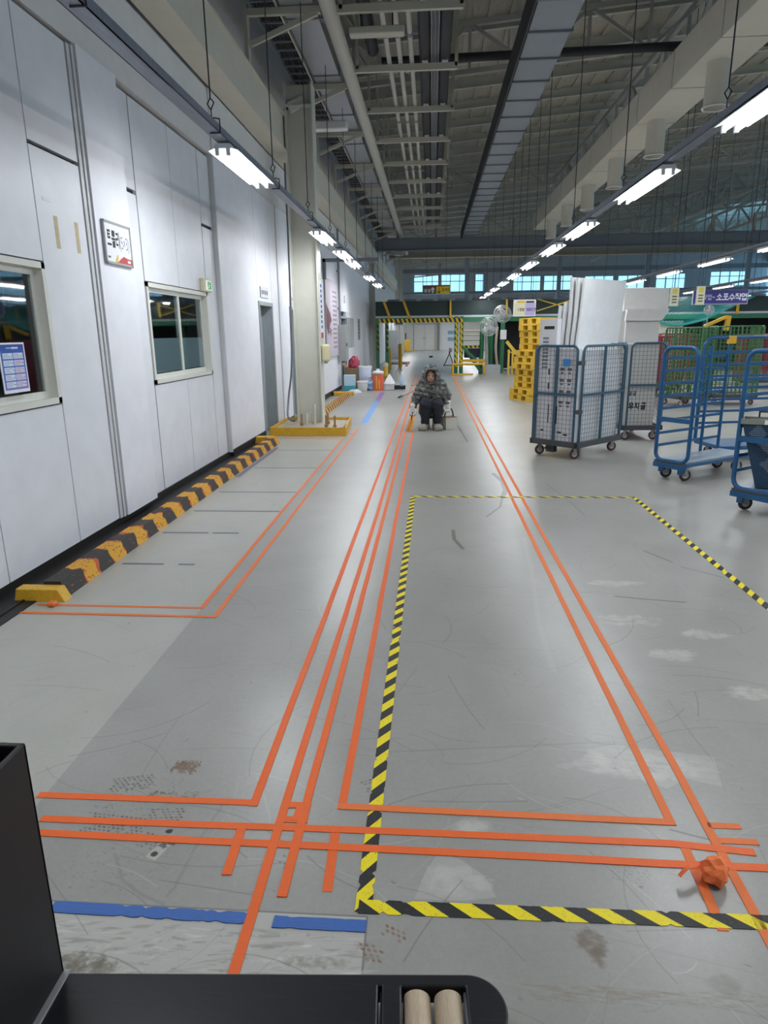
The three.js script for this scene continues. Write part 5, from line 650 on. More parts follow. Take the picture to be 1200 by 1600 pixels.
// ---------------------------------------------------------------- yellow pallets
{
  const P = new THREE.Group(); P.name = 'pallet'; const h = 0.143, w = 1.0, d = 1.0, g = [];
  obj('deck', rb(w, 0.025, d, 0.006, 0, h - 0.0125, 0), M.pallet, P); obj('bottom_rim', [bx(w, 0.018, 0.09, 0, 0.009, d / 2 - 0.045), bx(w, 0.018, 0.09, 0, 0.009, -d / 2 + 0.045), bx(0.09, 0.018, d, w / 2 - 0.045, 0.009, 0), bx(0.09, 0.018, d, -w / 2 + 0.045, 0.009, 0), bx(0.09, 0.018, d, 0, 0.009, 0)], M.pallet, P);
  for (const x of [-1, 0, 1]) for (const z of [-1, 0, 1]) obj('foot_block', bx(0.2, h - 0.04, 0.2, x * (w / 2 - 0.1), 0.018 + (h - 0.043) / 2, z * (d / 2 - 0.1)), M.pallet, P);
  const turn = 0.78, off = [[0, 0], [0.01, 0.02], [0.1, 0.03], [0.1, 0.05], [0.12, 0.0], [0.06, 0.03], [0.09, -0.02], [0.12, 0.02], [0.2, 0.02], [0.2, 0.05], [0.19, 0.02], [0.17, 0.03], [0.17, 0]];
  const nths = ['bottom one of the stack', 'second from the floor', 'third from the floor', 'fourth from the floor', 'fifth from the floor', 'sixth from the floor', 'seventh from the floor', 'eighth from the floor', 'ninth from the floor', 'tenth from the floor', 'third from the top', 'second from the top', 'topmost of the stack'];
  off.forEach(([dx, dz], i) => { const o = P.clone(); o.name = numbered('pallet'); scene.add(o); o.position.set(2.565 + dx, i * (h + 0.004), -16.585 + dz); o.rotation.y = -1.2 + (i % 3) * 0.02; tag(o, 'yellow plastic pallet, ' + nths[i], 'pallet', 'stack of yellow pallets'); });
}
// ---------------------------------------------------------------- gate, conveyor and machinery at the back
const hazBox = (() => { const t = hazard.map.clone(); t.wrapS = t.wrapT = THREE.RepeatWrapping; t.repeat.set(1 / 0.7, 1 / 0.22); t.needsUpdate = true; return new THREE.MeshStandardMaterial({ map: t, color: lin(0.75, 0.68, 0.7), roughness: 0.5 }); })();
{
  const t = thing('hazard_gate', 'green frame gate with a hazard-striped header across the aisle', 'gate', [0, 0, -27]);
  obj('header', cb(-2.05, 1.12, 1.99, 2.14, -0.1, 0.1), hazBox, t);
  for (const x of [-2.12, -1.75]) { obj('post', cb(x - 0.07, x + 0.07, 0, 2.14, -0.08, 0.06), M.green, t); obj('post_stripes', cb(x - 0.01, x + 0.05, 0.9, 1.98, 0.06, 0.075), hazBox, t); }
  for (const x of [0.95, 1.15]) { obj('post', cb(x - 0.07, x + 0.07, 0, 2.2, -0.08, 0.06), M.green, t); obj('post_stripes', cb(x - 0.05, x + 0.05, 0.3, 2.1, 0.06, 0.075), hazBox, t); }
  obj('brace', bar(V(1.15, 1.1, 0), V(1.75, 0.55, 0), 0.08, 0.1), M.green, t); obj('cross_rail', cb(1.2, 2.1, 0.48, 0.58, -0.1, 0.1), M.yellow, t); obj('foot_plate', [cb(-2.3, -1.6, 0, 0.03, -0.2, 0.2), cb(0.8, 1.35, 0, 0.03, -0.2, 0.2)], M.tray, t);
}
{
  const t = thing('conveyor_bridge', 'dark green conveyor bridge spanning the hall behind the gate', 'conveyor', [0, 0, -29]);
  obj('side_panel', cb(-2.3, 26, 2.28, 2.85, 0.5, 0.55), M.darkgreen, t); obj('lower_beam', cb(-2.3, 26, 2.02, 2.2, 0.3, 0.6), M.green, t); obj('deck', cb(-2.3, 26, 2.1, 2.25, -2.5, 0.5), M.darkgreen, t); obj('rear_panel', cb(-2.3, 26, 2.25, 2.95, -2.5, -2.4), M.darkgreen, t); obj('top_rail', cb(-2.3, 26, 2.2, 2.28, 0.45, 0.58), M.galv, t); obj('roller_edge', [...Array(40)].map((_, i) => cy(0.06, 0.5, 0, 0, 0, 10).rotateZ(Math.PI / 2).translate(-1.6 + i * 0.7, 2.9, -0.2)), M.tray, t).userData.kind = 'stuff';
  for (const x of [-1.7, -0.9, 0.75, 3.0, 8.5, 12]) obj('guard_post', bar(V(x, 2.18, 0.62), V(x - (x < 0 ? 0.25 : 0), 2.85, 0.62), 0.07, 0.1), M.yellow, t); for (const x of [2.4, 5, 8, 11, 14, 18, 22]) obj('support_leg', cb(x - 0.1, x + 0.1, 0, 2.1, 0, 0.2), M.green, t);
  obj('guard_cross', [bar(V(4.2, 2.4, 0.66), V(5.75, 2.85, 0.66), 0.04, 0.04), bar(V(4.2, 2.85, 0.66), V(5.75, 2.4, 0.66), 0.04, 0.04), cb(5.72, 5.8, 2.35, 2.95, 0.62, 0.7)], M.yel2, t);
  const sc = thing('dark_filler', 'near-black strip curtain hanging under the conveyor bridge', 'filler', [0, 0, -31]); const sg = mg(bx(0.36, 2.06, 0.012)), sm = mat(lin(0.03, 0.03, 0.036), 0.6); for (let i = 0; i < 60; i++) share('filler_strip', sg, sm, sc, [2.9 + i * 0.35, 1.06, (i & 1) * 0.02]);  // near-black strips put in to fill the dark area under the conveyor
}
{
  const t = thing('sorting_machine', 'green and yellow machine frame under the conveyor bridge', 'machine', [0, 0, -27.4]);
  for (const [x, z, m] of [[1.95, 0, M.green], [2.35, -0.4, M.green], [2.75, 0, M.green]]) obj('upright', rod(V(x, 0, z), V(x + 0.03, 1.95, z), 0.09, 10), m, t); obj('hazard_beam', cb(1.2, 1.95, 1.0, 1.1, -0.2, -0.1), hazBox, t); obj('motor_cover', cb(1.3, 1.95, 0.62, 0.98, -0.5, -0.2), mat(lin(0.02, 0.025, 0.06), 0.5), t); for (const y of [1.3, 1.5, 1.65]) obj('roller_bar', rod(V(1.2, y, -0.6), V(2.0, y, -0.6), 0.03), M.brown, t);
  obj('floor_rail', [tube([V(0.8, 0.05, 0.9), V(0.82, 0.42, 0.9), V(1.95, 0.42, 0.9), V(2.02, 0.34, 0.9), V(2.02, 0.05, 0.9)], 0.045, 8)], M.yellow, t); obj('floor_rail_front', bar(V(0.8, 0.04, 0.95), V(1.6, 0.04, 0.95), 0.08, 0.06), M.yellow, t); obj('diagonal', bar(V(1.3, 1.0, 0.1), V(1.95, 0.1, 0.3), 0.1, 0.12), M.green, t); for (const [a, b, d] of [[2.1, 2.15, 2.2], [2.55, 2.5, 2.6]]) obj('hose', tube([V(a, 1.8, 0.1), V(b, 1.0, 0.2), V(d, 0.2, 0.1)], 0.05, 8, false, 20), M.brown, t); obj('hopper', cb(2.0, 2.7, 0.0, 0.35, -0.3, 0.3), M.galv, t);
  const s = thing('yellow_stair_rail', 'yellow stair railing between the machine and the pallets', 'railing', [0, 0, -26.6]); obj('stringer', bar(V(2.85, 1.25, 0), V(3.45, 0.55, 0), 0.06, 0.12), M.yel2, s); for (const [a, b] of [[V(2.9, 0.9, 0), V(3.5, 0.65, 0)], [V(3.35, 0.15, 0), V(3.9, 0.15, 0)], [V(2.95, 0.3, 0.2), V(3.5, 0.3, 0.2)]]) obj('handrail', bar(a, b, 0.045, 0.05), M.yel2, s); for (const x of [2.95, 3.1, 3.38]) obj('post', cb(x - 0.035, x + 0.035, 0, x < 3.3 ? 0.95 : 0.6, -0.04, 0.04), M.yel2, s);
  const n = thing('clipboard', 'white sheet hung on the green machine post', 'notice', [2.78, 1.5, -27.2]); board(0.24, 0.36, 0.01, M.white, n);
}
function fan(label, x, y, z, turn, tilt, stand) {
  const t = thing('industrial_fan', label, 'fan', [x, stand ? 0 : y, z], turn), f = new THREE.Group(); const yy = stand ? y : 0; const tr = (g) => g.rotateX(tilt).translate(0, yy, 0);
  const rings = []; for (const [r, d] of [[0.34, 0], [0.33, 0.08], [0.33, -0.08], [0.24, 0.1], [0.15, 0.11], [0.24, -0.1]]) rings.push(new THREE.TorusGeometry(r, 0.009, 5, 28).translate(0, 0, d)); for (let i = 0; i < 28; i++) { const a = i / 28 * 6.283; rings.push(rod(V(0.07 * Math.cos(a), 0.07 * Math.sin(a), 0.11), V(0.33 * Math.cos(a), 0.33 * Math.sin(a), 0.08), 0.005, 4)); }
  obj('guard', tr(mg(rings)), M.hub, t).userData.kind = 'stuff'; const motor = obj('motor', tr(mg(cy(0.1, 0.22).rotateX(Math.PI / 2).translate(0, 0, -0.06))), M.hub, t);
  for (let k = 0; k < 3; k++) { const b = new THREE.Shape(); b.moveTo(-0.05, 0.05); b.quadraticCurveTo(-0.17, 0.24, -0.05, 0.3); b.quadraticCurveTo(0.12, 0.28, 0.06, 0.05); obj('blade', tr(new THREE.ExtrudeGeometry(b, { depth: 0.012, bevelEnabled: false }).rotateY(0.35).rotateZ(k * 2.094).translate(0, 0, 0.03)), M.hub, t); }
  obj('stem', stand ? rod(V(0, 0, -0.2), V(0, y, -0.15), 0.03) : rod(V(0, 0, -0.15), V(0, -0.5, -0.3), 0.03), M.steel, t); return t;
}
fan('grey caged fan standing in front of the green machine', 2.15, 1.8, -26.5, 0.35, 0.1, true); fan('grey caged fan tilted down above the green machine', 2.75, 2.28, -27.5, -0.35, 0.5, true);
// posts, cabinets and things behind the gate
[[-1.95, -31.5, 0.9, 'left'], [-1.55, -34, 1.05, 'right']].forEach(([x, z, h, n]) => { const t = thing('guard_post', n + ' yellow guard post behind the gate', 'post', [x, 0, z]); obj('post', cy(0.1, h, 0, h / 2, 0, 14), M.yellow, t); obj('cap', new THREE.SphereGeometry(0.1, 14, 8).scale(1, 0.5, 1).translate(0, h, 0), M.yellow, t); });
{ let t = thing('yellow_hydrant', 'low yellow pipe stand at the foot of the gate', 'stand', [-1.72, 0, -25.7]); obj('stand', lathe([[0, 0], [0.22, 0], [0.22, 0.06], [0.09, 0.1], [0.09, 0.4], [0, 0.42]]), M.yellow, t); obj('knob', new THREE.SphereGeometry(0.1, 12, 8).translate(0, 0.45, 0), M.cream, t); obj('arm', rod(V(-0.35, 0.05, 0.1), V(0, 0.12, 0), 0.05), M.yellow, t);
  t = thing('control_cabinet', 'grey control cabinet deep behind the gate', 'cabinet', [-2.35, 0, -44]); obj('body', rb(0.7, 1.75, 0.5, 0.02, 0, 0.9, 0), M.grey, t); obj('door', rb(0.62, 1.6, 0.02, 0.005, 0, 0.92, 0.26), M.grey, t); obj('screen_box', rb(0.7, 0.45, 0.4, 0.02, 0.3, 2.3, 0), M.wallfar, t); obj('screen', cb(0.05, 0.55, 2.12, 2.48, 0.2, 0.21), M.ink, t); obj('stand_post', cb(0.25, 0.32, 1.7, 2.1, -0.05, 0.05), M.grey, t);
  t = thing('red_floor_edge', 'low red and black floor ramp behind the gate', 'ramp', [-1.5, 0, -37]); obj('plate', cb(-0.8, 0.2, 0, 0.05, -0.6, 0.6), M.black, t); obj('red_edge', cb(0.2, 0.3, 0, 0.05, -0.8, 3), M.red, t); obj('cross_edge', cb(-0.9, 0.3, 0.05, 0.07, -1.0, -0.8), M.red, t);
  t = thing('yellow_machine', 'small yellow machine at the far end beside the cream wall', 'machine', [-2.1, 0, -60]); obj('body', rb(0.5, 1.0, 0.8, 0.05, 0, 0.55, 0), M.yellow, t); obj('mast', cb(-0.2, -0.1, 0, 1.6, -0.1, 0.1), M.ink, t); obj('fork', cb(0.2, 0.9, 0.05, 0.12, 0.1, 0.3), M.yellow, t);
  t = thing('trestle', 'black folding stand beside the gate on the far floor', 'stand', [0.85, 0, -34]); t.scale.setScalar(0.7); obj('frame', [rod(V(-0.35, 0, 0), V(0.1, 1.0, 0), 0.03), rod(V(0.35, 0, 0), V(0, 1.0, 0), 0.03), rod(V(-0.4, 0.05, 0), V(0.4, 0.05, 0), 0.03)], M.ink, t); obj('box', rb(0.2, 0.3, 0.15, 0.02, 0.1, 1.1, 0), M.grey, t);
  tag(obj('floor_puck', cy(0.12, 0.12, -0.05, 0.06, -46, 12), M.ink), 'small dark object on the far aisle floor', 'object'); }
// hanging signs
function hung(name, label, [x, y, z], w, h, px, draw, turn = 0) { const top = roofY(x) - y - h / 2, t = thing(name, label, 'sign', [x, y, z], turn); board(w, h, 0.03, sheetOf(w, h, px, draw), t); obj('hanger', [rod(V(-w * 0.35, h / 2, 0), V(-w * 0.35, h / 2 + top, 0), 0.006), rod(V(w * 0.35, h / 2, 0), V(w * 0.35, h / 2 + top, 0), 0.006)], M.wire, t); return t; }
hung('aisle_sign', 'grey and yellow hanging arrow sign above the gate', [0.15, 3.08, -25], 0.98, 0.3, 500, (c, W, H) => { c.fillStyle = '#55504c'; c.fillRect(0, 0, W, H); c.fillStyle = '#d8b90c'; c.fillRect(W * 0.5, 0, W * 0.5, H); c.fillStyle = '#8a2c35'; c.fillRect(0, 0, W, H * 0.16); words(c, ['ㅂㅏㄹ', 'ㅅㅗㅇ', 'ㅈㅏㅇ'], W * 0.05, H * 0.4, H * 0.4, '#d9d4cf', H * 0.06, 1.05); words(c, ['ㄷㅗ', 'ㅊㅏㄱ', 'ㅈㅏㅇ'], W * 0.7, H * 0.38, H * 0.36, '#3a3305', H * 0.05, 1.0); const ar = (x, up, col) => { c.strokeStyle = col; c.lineWidth = H * 0.09; c.beginPath(); c.moveTo(W * x, H * 0.28); c.lineTo(W * x, H * 0.92); const y = up ? 0.28 : 0.92, s = up ? 1 : -1; c.moveTo(W * x - H * 0.2, H * (y + s * 0.22)); c.lineTo(W * x, H * y); c.lineTo(W * x + H * 0.2, H * (y + s * 0.22)); c.stroke(); }; ar(0.37, true, '#e9e6e2'); ar(0.6, false, '#2b2503'); }, 0);
hung('pallet_sign', 'white and violet board above the yellow pallets', [2.3, 2.17, -17.6], 0.55, 0.4, 500, (c, W, H) => { c.fillStyle = '#e3e1dc'; c.fillRect(0, 0, W, H); c.fillStyle = '#d9d5b8'; c.fillRect(W * 0.03, H * 0.2, W * 0.5, H * 0.75); c.fillStyle = '#b4aadc'; c.fillRect(W * 0.52, H * 0.2, W * 0.44, H * 0.75); c.fillStyle = '#d8b010'; c.fillRect(W * 0.15, H * 0.08, W * 0.38, H * 0.11); c.fillStyle = '#23285e'; c.fillRect(W * 0.56, H * 0.08, W * 0.36, H * 0.11); words(c, ['ㄷㅐ', 'ㅂㅏㅇ'], W * 0.2, H * 0.5, H * 0.2, '#4a473c', H * 0.03); words(c, ['ㅍㅐ', 'ㄹㅓ', 'ㅌㅡ'], W * 0.58, H * 0.5, H * 0.2, '#4c4590', H * 0.03); }, 0);
hung('banner', 'violet hanging banner with white Korean lettering at the right', [7.95, 2.46, -20], 1.5, 0.38, 320, (c, W, H) => { c.fillStyle = '#3d3a86'; c.fillRect(0, 0, W, H); c.fillStyle = '#8f8fb6'; c.fillRect(0, H * 0.93, W, H * 0.07); words(c, ['ㅅㅗ', 'ㅍㅗ', 'ㅅㅜ', 'ㅈㅏㄱ', 'ㅇㅓㅂ'], W * 0.42, H * 0.24, H * 0.5, '#e9eaf4', H * 0.085, 0.9); c.fillStyle = '#c9cae0'; c.fillRect(W * 0.35, H * 0.46, W * 0.05, H * 0.07); words(c, ['ㅈㅏㄱ', 'ㅇㅓㅂ'], W * 0.16, H * 0.3, H * 0.38, '#b6b6d6', H * 0.06, 1.0); }, 0.03);
[[4.9, 2.25, -14.6, 'left'], [5.45, 2.27, -14.7, 'right']].forEach(([x, y, z, n]) => hung('hanging_tag', n + ' one of two yellowish hanging tags beside the violet banner', [x, y, z], 0.17, 0.36, 500, (c, W, H) => { c.fillStyle = '#cdcbb0'; c.fillRect(0, 0, W, H); c.fillStyle = '#c6bd4a'; c.fillRect(W * 0.2, H * 0.08, W * 0.6, H * 0.26); c.fillStyle = '#5d5b48'; for (let j = 0; j < 3; j++) c.fillRect(W * 0.2, H * (0.45 + j * 0.16), W * 0.6, H * 0.08); }, 0.1));
fan('small fan on a pole under the violet banner', 8.0, 5.1, -20.8, 0, -0.1, true).scale.setScalar(0.42);
{ const n = thing('green_net', 'turquoise safety net slung under the violet banner', 'net', [0, 0, -24]); const pts = [[7.0, 1.98], [8.4, 1.85], [9.3, 2.1], [10.4, 2.75]]; const g = []; for (let i = 0; i <= 24; i++) { const u = i / 24; g.push(rod(V(7.2 + 2.0 * u, 1.95 - 0.2 * Math.sin(u * 3.14), 0), V(8.8 + 1.9 * u, 2.75 - 0.1 * u, -0.1), 0.01, 4)); } obj('strands', g, mat(lin(0.03, 0.42, 0.42), 0.5), n).userData.kind = 'stuff'; obj('edge_rope', tube([V(5.2, 2.02, 0), V(7.2, 1.94, 0), V(8.2, 1.76, 0), V(9.2, 1.95, 0)], 0.05, 6, false, 24), mat(lin(0.05, 0.42, 0.38), 0.5), n); obj('hang_rope', [rod(V(7.2, 1.95, 0), V(7.2, roofY(7.2), 0), 0.01, 5), rod(V(10.6, 2.65, -0.1), V(10.6, roofY(10.6), -0.1), 0.01, 5)], M.wire, n); }
{ const t = thing('parcel_chute', 'pale parcel machine body behind the green cages', 'machine', [9.3, 0, -24.5]); obj('body', rb(0.8, 1.9, 0.7, 0.03, -1.2, 0.95, 0), M.cream, t); obj('arm', [bar(V(0, 1.7, 0), V(0.7, 2.0, 0), 0.1, 0.1), bar(V(0.75, 1.55, 0), V(0.8, 2.05, 0), 0.14, 0.14)], M.yellow, t); obj('parcels', [rb(0.5, 0.35, 0.4, 0.02, -2.3, 1.3, 0), rb(0.4, 0.3, 0.4, 0.02, -1.9, 1.55, -0.1), rb(2.2, 1.15, 0.6, 0.02, -2.4, 0.575, -0.1)], M.white, t); }
// ---------------------------------------------------------------- hanging tags etc. on the right wall side: yellow cage posts
{ const t = thing('guard_railing', 'yellow guard railing at the far right under the lamps', 'frame', [13.5, 2.1, -28.2]); obj('post', cb(-0.06, 0.06, 0.1, 0.85, -0.05, 0.05), M.yel2, t); obj('cross_bar', [bar(V(0, 0.8, 0), V(1.5, 0.35, 0), 0.04, 0.04), bar(V(0, 0.2, 0), V(1.5, 0.5, 0), 0.04, 0.04)], M.yel2, t); }
// ---------------------------------------------------------------- the crouching person
function blobs(lo, hi, cell, sdf) {                        // mesh of a distance field by marching cubes
  const size = V(hi[0] - lo[0], hi[1] - lo[1], hi[2] - lo[2]), S = Math.max(size.x, size.y, size.z), n = Math.ceil(S / cell) + 2, mc = new MarchingCubes(n, new THREE.MeshBasicMaterial(), false, false, 300000);
  const c = [(lo[0] + hi[0]) / 2, (lo[1] + hi[1]) / 2, (lo[2] + hi[2]) / 2]; mc.isolation = 0;
  for (let k = 0; k < n; k++) for (let j = 0; j < n; j++) for (let i = 0; i < n; i++) { const p = [i, j, k].map((q, a) => c[a] + (q - n / 2) / (n / 2) * S / 2); mc.field[i + j * n + k * n * n] = -sdf(...p); }
  mc.update(); const g = new THREE.BufferGeometry(), m = mc.count, P = new Float32Array(mc.positionArray.slice(0, m * 3)), N = new Float32Array(mc.normalArray.slice(0, m * 3));
  for (let i = 0; i < m; i++) for (let a = 0; a < 3; a++) P[i * 3 + a] = P[i * 3 + a] * S / 2 + c[a];
  g.setAttribute('position', new THREE.BufferAttribute(P, 3)); g.setAttribute('normal', new THREE.BufferAttribute(N, 3)); g.setAttribute('uv', new THREE.BufferAttribute(new Float32Array(m * 2), 2)); return g;
}
const seg = (a, b, r0, r1) => (x, y, z) => { const d = [b[0] - a[0], b[1] - a[1], b[2] - a[2]], q = [x - a[0], y - a[1], z - a[2]], t = Math.max(0, Math.min(1, (q[0] * d[0] + q[1] * d[1] + q[2] * d[2]) / (d[0] * d[0] + d[1] * d[1] + d[2] * d[2] || 1))); return Math.hypot(q[0] - d[0] * t, q[1] - d[1] * t, q[2] - d[2] * t) - (r0 + (r1 - r0) * t); };
const ell = (c, r) => (x, y, z) => { const k = Math.hypot((x - c[0]) / r[0], (y - c[1]) / r[1], (z - c[2]) / r[2]); return (k - 1) * Math.min(...r); };
const smin = (a, b, k) => { const h = Math.max(0, Math.min(1, 0.5 + 0.5 * (b - a) / k)); return b + (a - b) * h - k * h * (1 - h); };
const join = (fs, k) => (x, y, z) => fs.reduce((s, f) => (s === null ? f(x, y, z) : smin(s, f(x, y, z), k)), null);
{
  const t = thing('person', 'person crouching in a grey camouflage hooded jacket and white gloves, painting a floor line', 'person', [0, 0, -11.45]);
  // body: head, neck, trunk, one continuous surface
  const head = [-0.012, 0.9, 0.06];
  const bodyF = join([ell(head, [0.078, 0.108, 0.09]), ell([-0.012, 0.855, 0.095], [0.05, 0.05, 0.05]), seg([0, 0.8, 0.0], [0, 0.7, -0.06], 0.06, 0.08), seg([0, 0.68, -0.08], [0.01, 0.34, -0.26], 0.13, 0.15)], 0.04);
  const nose = join([ell([-0.012, 0.893, 0.152], [0.014, 0.03, 0.02]), ell([-0.012, 0.88, 0.16], [0.018, 0.013, 0.014])], 0.012), mouth = ell([-0.012, 0.845, 0.15], [0.028, 0.006, 0.014]), eyes = [-0.045, 0.021].map((x) => ell([x, 0.912, 0.15], [0.019, 0.01, 0.02]));
  const bodyG = blobs([-0.3, 0.1, -0.5], [0.3, 1.05, 0.3], 0.007, (x, y, z) => Math.max(smin(bodyF(x, y, z), nose(x, y, z), 0.015), -mouth(x, y, z), -Math.min(eyes[0](x, y, z), eyes[1](x, y, z))));
  obj('body', bodyG, mat(lin(0.42, 0.24, 0.17), 0.6), t);
  for (const x of [-0.045, 0.021]) obj('eye', [new THREE.SphereGeometry(0.012, 10, 8).scale(1.2, 0.7, 0.8).translate(x, 0.911, 0.136)], M.ink, t); obj('hair', [new THREE.SphereGeometry(0.09, 18, 12, 0, 6.3, 0, 1.1).scale(1, 1.15, 1.05).translate(-0.012, 0.905, 0.052)], M.ink, t);
  // camouflage jacket with hood
  const hollow = ell([-0.012, 0.89, 0.18], [0.09, 0.125, 0.2]);
  const rib = (y) => 0.006 * Math.sin(y * 85);
  const hood = join([ell([-0.012, 0.945, 0.02], [0.145, 0.15, 0.17]), ell([-0.012, 0.84, -0.02], [0.17, 0.12, 0.13])], 0.08);
  const coat = join([hood, seg([-0.1, 0.7, -0.06], [0.1, 0.7, -0.06], 0.14, 0.14), seg([0, 0.62, -0.06], [0, 0.5, -0.12], 0.185, 0.2), seg([0.0, 0.5, -0.15], [0.01, 0.36, -0.24], 0.22, 0.2), seg([-0.165, 0.74, -0.06], [-0.25, 0.54, 0.0], 0.086, 0.072), seg([-0.25, 0.54, 0.0], [-0.295, 0.42, 0.1], 0.072, 0.055), seg([0.17, 0.74, -0.06], [0.255, 0.58, -0.03], 0.086, 0.074), seg([0.255, 0.58, -0.03], [0.262, 0.47, 0.0], 0.074, 0.058)], 0.05);
  const jk = blobs([-0.46, 0.2, -0.5], [0.46, 1.13, 0.3], 0.011, (x, y, z) => Math.max(coat(x, y, z) + rib(y + x * 0.15), -hollow(x, y, z)));
  const cols = [[0.085, 0.09, 0.085], [0.155, 0.16, 0.15], [0.04, 0.043, 0.043], [0.27, 0.27, 0.25]], P = jk.attributes.position, C = new Float32Array(P.count * 3);
  for (let i = 0; i < P.count; i++) { const q = (v) => Math.round(v / 0.012) * 0.012, v = fbm(q(P.getX(i)) * 13, q(P.getY(i)) * 17, q(P.getZ(i)) * 13, 2); C.set(cols[v > 0.28 ? 3 : v > 0.05 ? 1 : v > -0.22 ? 0 : 2], i * 3); }
  const jm = new THREE.Mesh(jk, mat(0xffffff, 0.8, { vertexColors: true })); jm.geometry.setAttribute('color', new THREE.BufferAttribute(C, 3)); jm.name = 'jacket'; jm.castShadow = jm.receiveShadow = true; t.add(jm);
  obj('hood_trim', [new THREE.TorusGeometry(0.1, 0.012, 6, 28).scale(0.95, 1.22, 1).rotateX(-0.08).translate(-0.012, 0.9, 0.135)], mat(lin(0.1, 0.1, 0.095), 0.9), jm); obj('zip', tube([V(-0.01, 0.79, 0.085), V(-0.005, 0.7, 0.1), V(0, 0.6, 0.135), V(0.0, 0.52, 0.12)], 0.008, 6, false, 16), M.ink, jm);
  // dark trousers
  const legs = join([seg([-0.1, 0.3, -0.27], [-0.095, 0.45, 0.1], 0.12, 0.1), seg([-0.095, 0.45, 0.1], [-0.105, 0.13, 0.0], 0.098, 0.068), seg([0.11, 0.3, -0.27], [0.105, 0.44, 0.09], 0.12, 0.1), seg([0.105, 0.44, 0.09], [0.1, 0.13, -0.01], 0.098, 0.068), seg([-0.08, 0.28, -0.3], [0.08, 0.28, -0.3], 0.13, 0.13)], 0.03);
  obj('trousers', blobs([-0.3, 0.05, -0.5], [0.3, 0.65, 0.25], 0.011, (x, y, z) => legs(x, y, z) + 0.004 * Math.sin(y * 60 + x * 20)), mat(lin(0.018, 0.022, 0.032), 0.8), t);
  const shoe = (n, x, turn) => { const f = join([seg([0, 0.05, -0.08], [0, 0.045, 0.1], 0.05, 0.045), seg([0, 0.06, -0.07], [0, 0.13, -0.06], 0.052, 0.058), ell([0, 0.045, 0.11], [0.052, 0.045, 0.06])], 0.03); const s = obj('shoe', blobs([-0.13, -0.02, -0.16], [0.13, 0.2, 0.2], 0.007, (a, b, c) => Math.max(f(a, b, c), -b + 0.012)).scale(1.35, 1.15, 1.1).rotateY(turn).translate(x, 0, 0.03), mat(lin(0.33, 0.31, 0.26), 0.8), t); obj('sole', rb(0.135, 0.026, 0.31, 0.011, 0, 0.014, 0.022).rotateY(turn).translate(x, 0, 0.03), mat(lin(0.22, 0.2, 0.17), 0.8), s); obj('laces', [0.03, 0.06, 0.09].map((z) => rb(0.06, 0.01, 0.01, 0.004, 0, 0.1 - z * 0.35, z - 0.0).rotateY(turn).translate(x, 0, 0.03)), M.white, s); };
  shoe('right', -0.115, -0.25); shoe('left', 0.105, 0.15);
  // gloved hands: palm, four fingers and a thumb each
  const glove = mat(lin(0.72, 0.71, 0.68), 0.9), hand = (pts) => obj('gloved_hand', blobs([-0.12, -0.14, -0.12], [0.12, 0.12, 0.12], 0.004, join(pts, 0.008)).scale(1.3, 1.2, 1.3), glove, t);
  const fingers = (s) => { const f = [seg([0, 0.07, 0], [0, 0.0, 0], 0.034, 0.03), seg([-0.026, -0.01, 0.0], [0.026, -0.01, 0.0], 0.021, 0.021)]; [[-0.03, 0.05], [-0.01, 0.062], [0.011, 0.058], [0.03, 0.045]].forEach(([x, l]) => { f.push(seg([x, -0.015, 0.002], [x * 1.05, -0.02 - l * 0.6, 0.018], 0.0105, 0.01), seg([x * 1.05, -0.02 - l * 0.6, 0.018], [x, -0.03 - l * 0.8, -0.012], 0.01, 0.0085)); }); f.push(seg([s * 0.03, 0.02, 0.01], [s * 0.048, -0.012, 0.026], 0.013, 0.011), seg([s * 0.048, -0.012, 0.026], [s * 0.032, -0.042, 0.034], 0.011, 0.0095)); return f; };
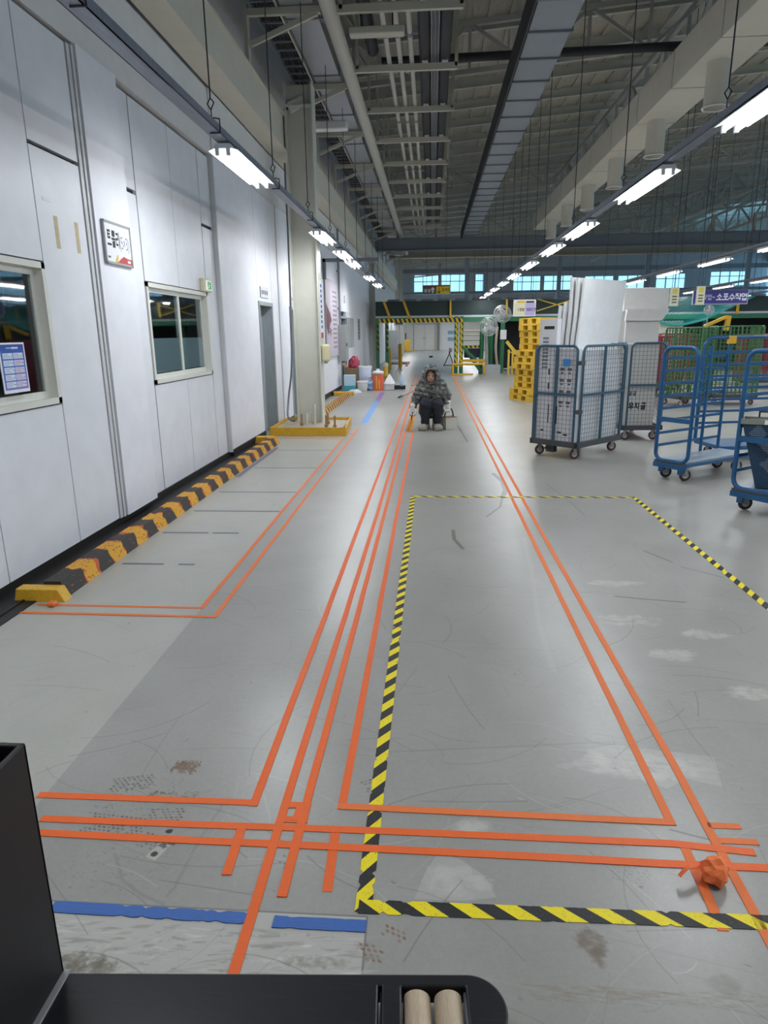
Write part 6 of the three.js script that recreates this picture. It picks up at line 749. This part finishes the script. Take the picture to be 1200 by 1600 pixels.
  hand(fingers(1)).position.set(-0.312, 0.34, 0.135); const lh = hand(fingers(-1)); lh.position.set(0.27, 0.385, 0.01); lh.rotation.z = -0.15; 
  obj('cuff', [cy(0.06, 0.03, 0, 0, 0, 14).rotateX(0.6).translate(-0.307, 0.41, 0.112)], mat(lin(0.08, 0.08, 0.08), 0.9), jm); obj('cuff', [cy(0.062, 0.03, 0, 0, 0, 14).translate(0.262, 0.455, 0.0)], mat(lin(0.08, 0.08, 0.08), 0.9), jm);
  // brush in the right hand, paint box below the left
  const b = thing('paint_roller_brush', 'orange-soaked paint brush held by the crouching person', 'brush', [-0.315, 0.3, -11.29]); obj('handle', rod(V(0.01, 0.08, -0.02), V(-0.02, -0.12, 0.02), 0.011), M.ink, b); obj('bristles', bar(V(-0.02, -0.11, 0.02), V(-0.09, -0.285, 0.06), 0.075, 0.03), mat(lin(0.62, 0.24, 0.03), 0.6), b);
  const k = thing('paint_box', 'pale square paint box with a dark strap beside the crouching person', 'paint box', [0.3, 0, -11.52], 0.5); obj('box', [cb(-0.1, 0.1, 0, 0.01, -0.085, 0.085), cb(-0.1, 0.1, 0, 0.21, 0.077, 0.085), cb(-0.1, 0.1, 0, 0.21, -0.085, -0.077), cb(-0.1, -0.092, 0, 0.21, -0.077, 0.077), cb(0.092, 0.1, 0, 0.21, -0.077, 0.077)], mat(lin(0.56, 0.53, 0.47), 0.7), k); obj('rim', [cb(-0.105, 0.105, 0.2, 0.215, 0.077, 0.09), cb(-0.105, 0.105, 0.2, 0.215, -0.09, -0.077), cb(-0.105, -0.092, 0.2, 0.215, -0.085, 0.085), cb(0.092, 0.105, 0.2, 0.215, -0.085, 0.085)], M.cardboard, k); obj('paint', cb(-0.09, 0.09, 0.12, 0.13, -0.075, 0.075), M.orange, k); obj('strap', tube([V(-0.09, 0.21, 0), V(-0.06, 0.32, 0.02), V(-0.01, 0.365, 0.02), V(0.05, 0.32, 0.02), V(0.09, 0.21, 0)], 0.012, 6, false, 20), M.ink, k);
}
renderer.render(scene, camera);
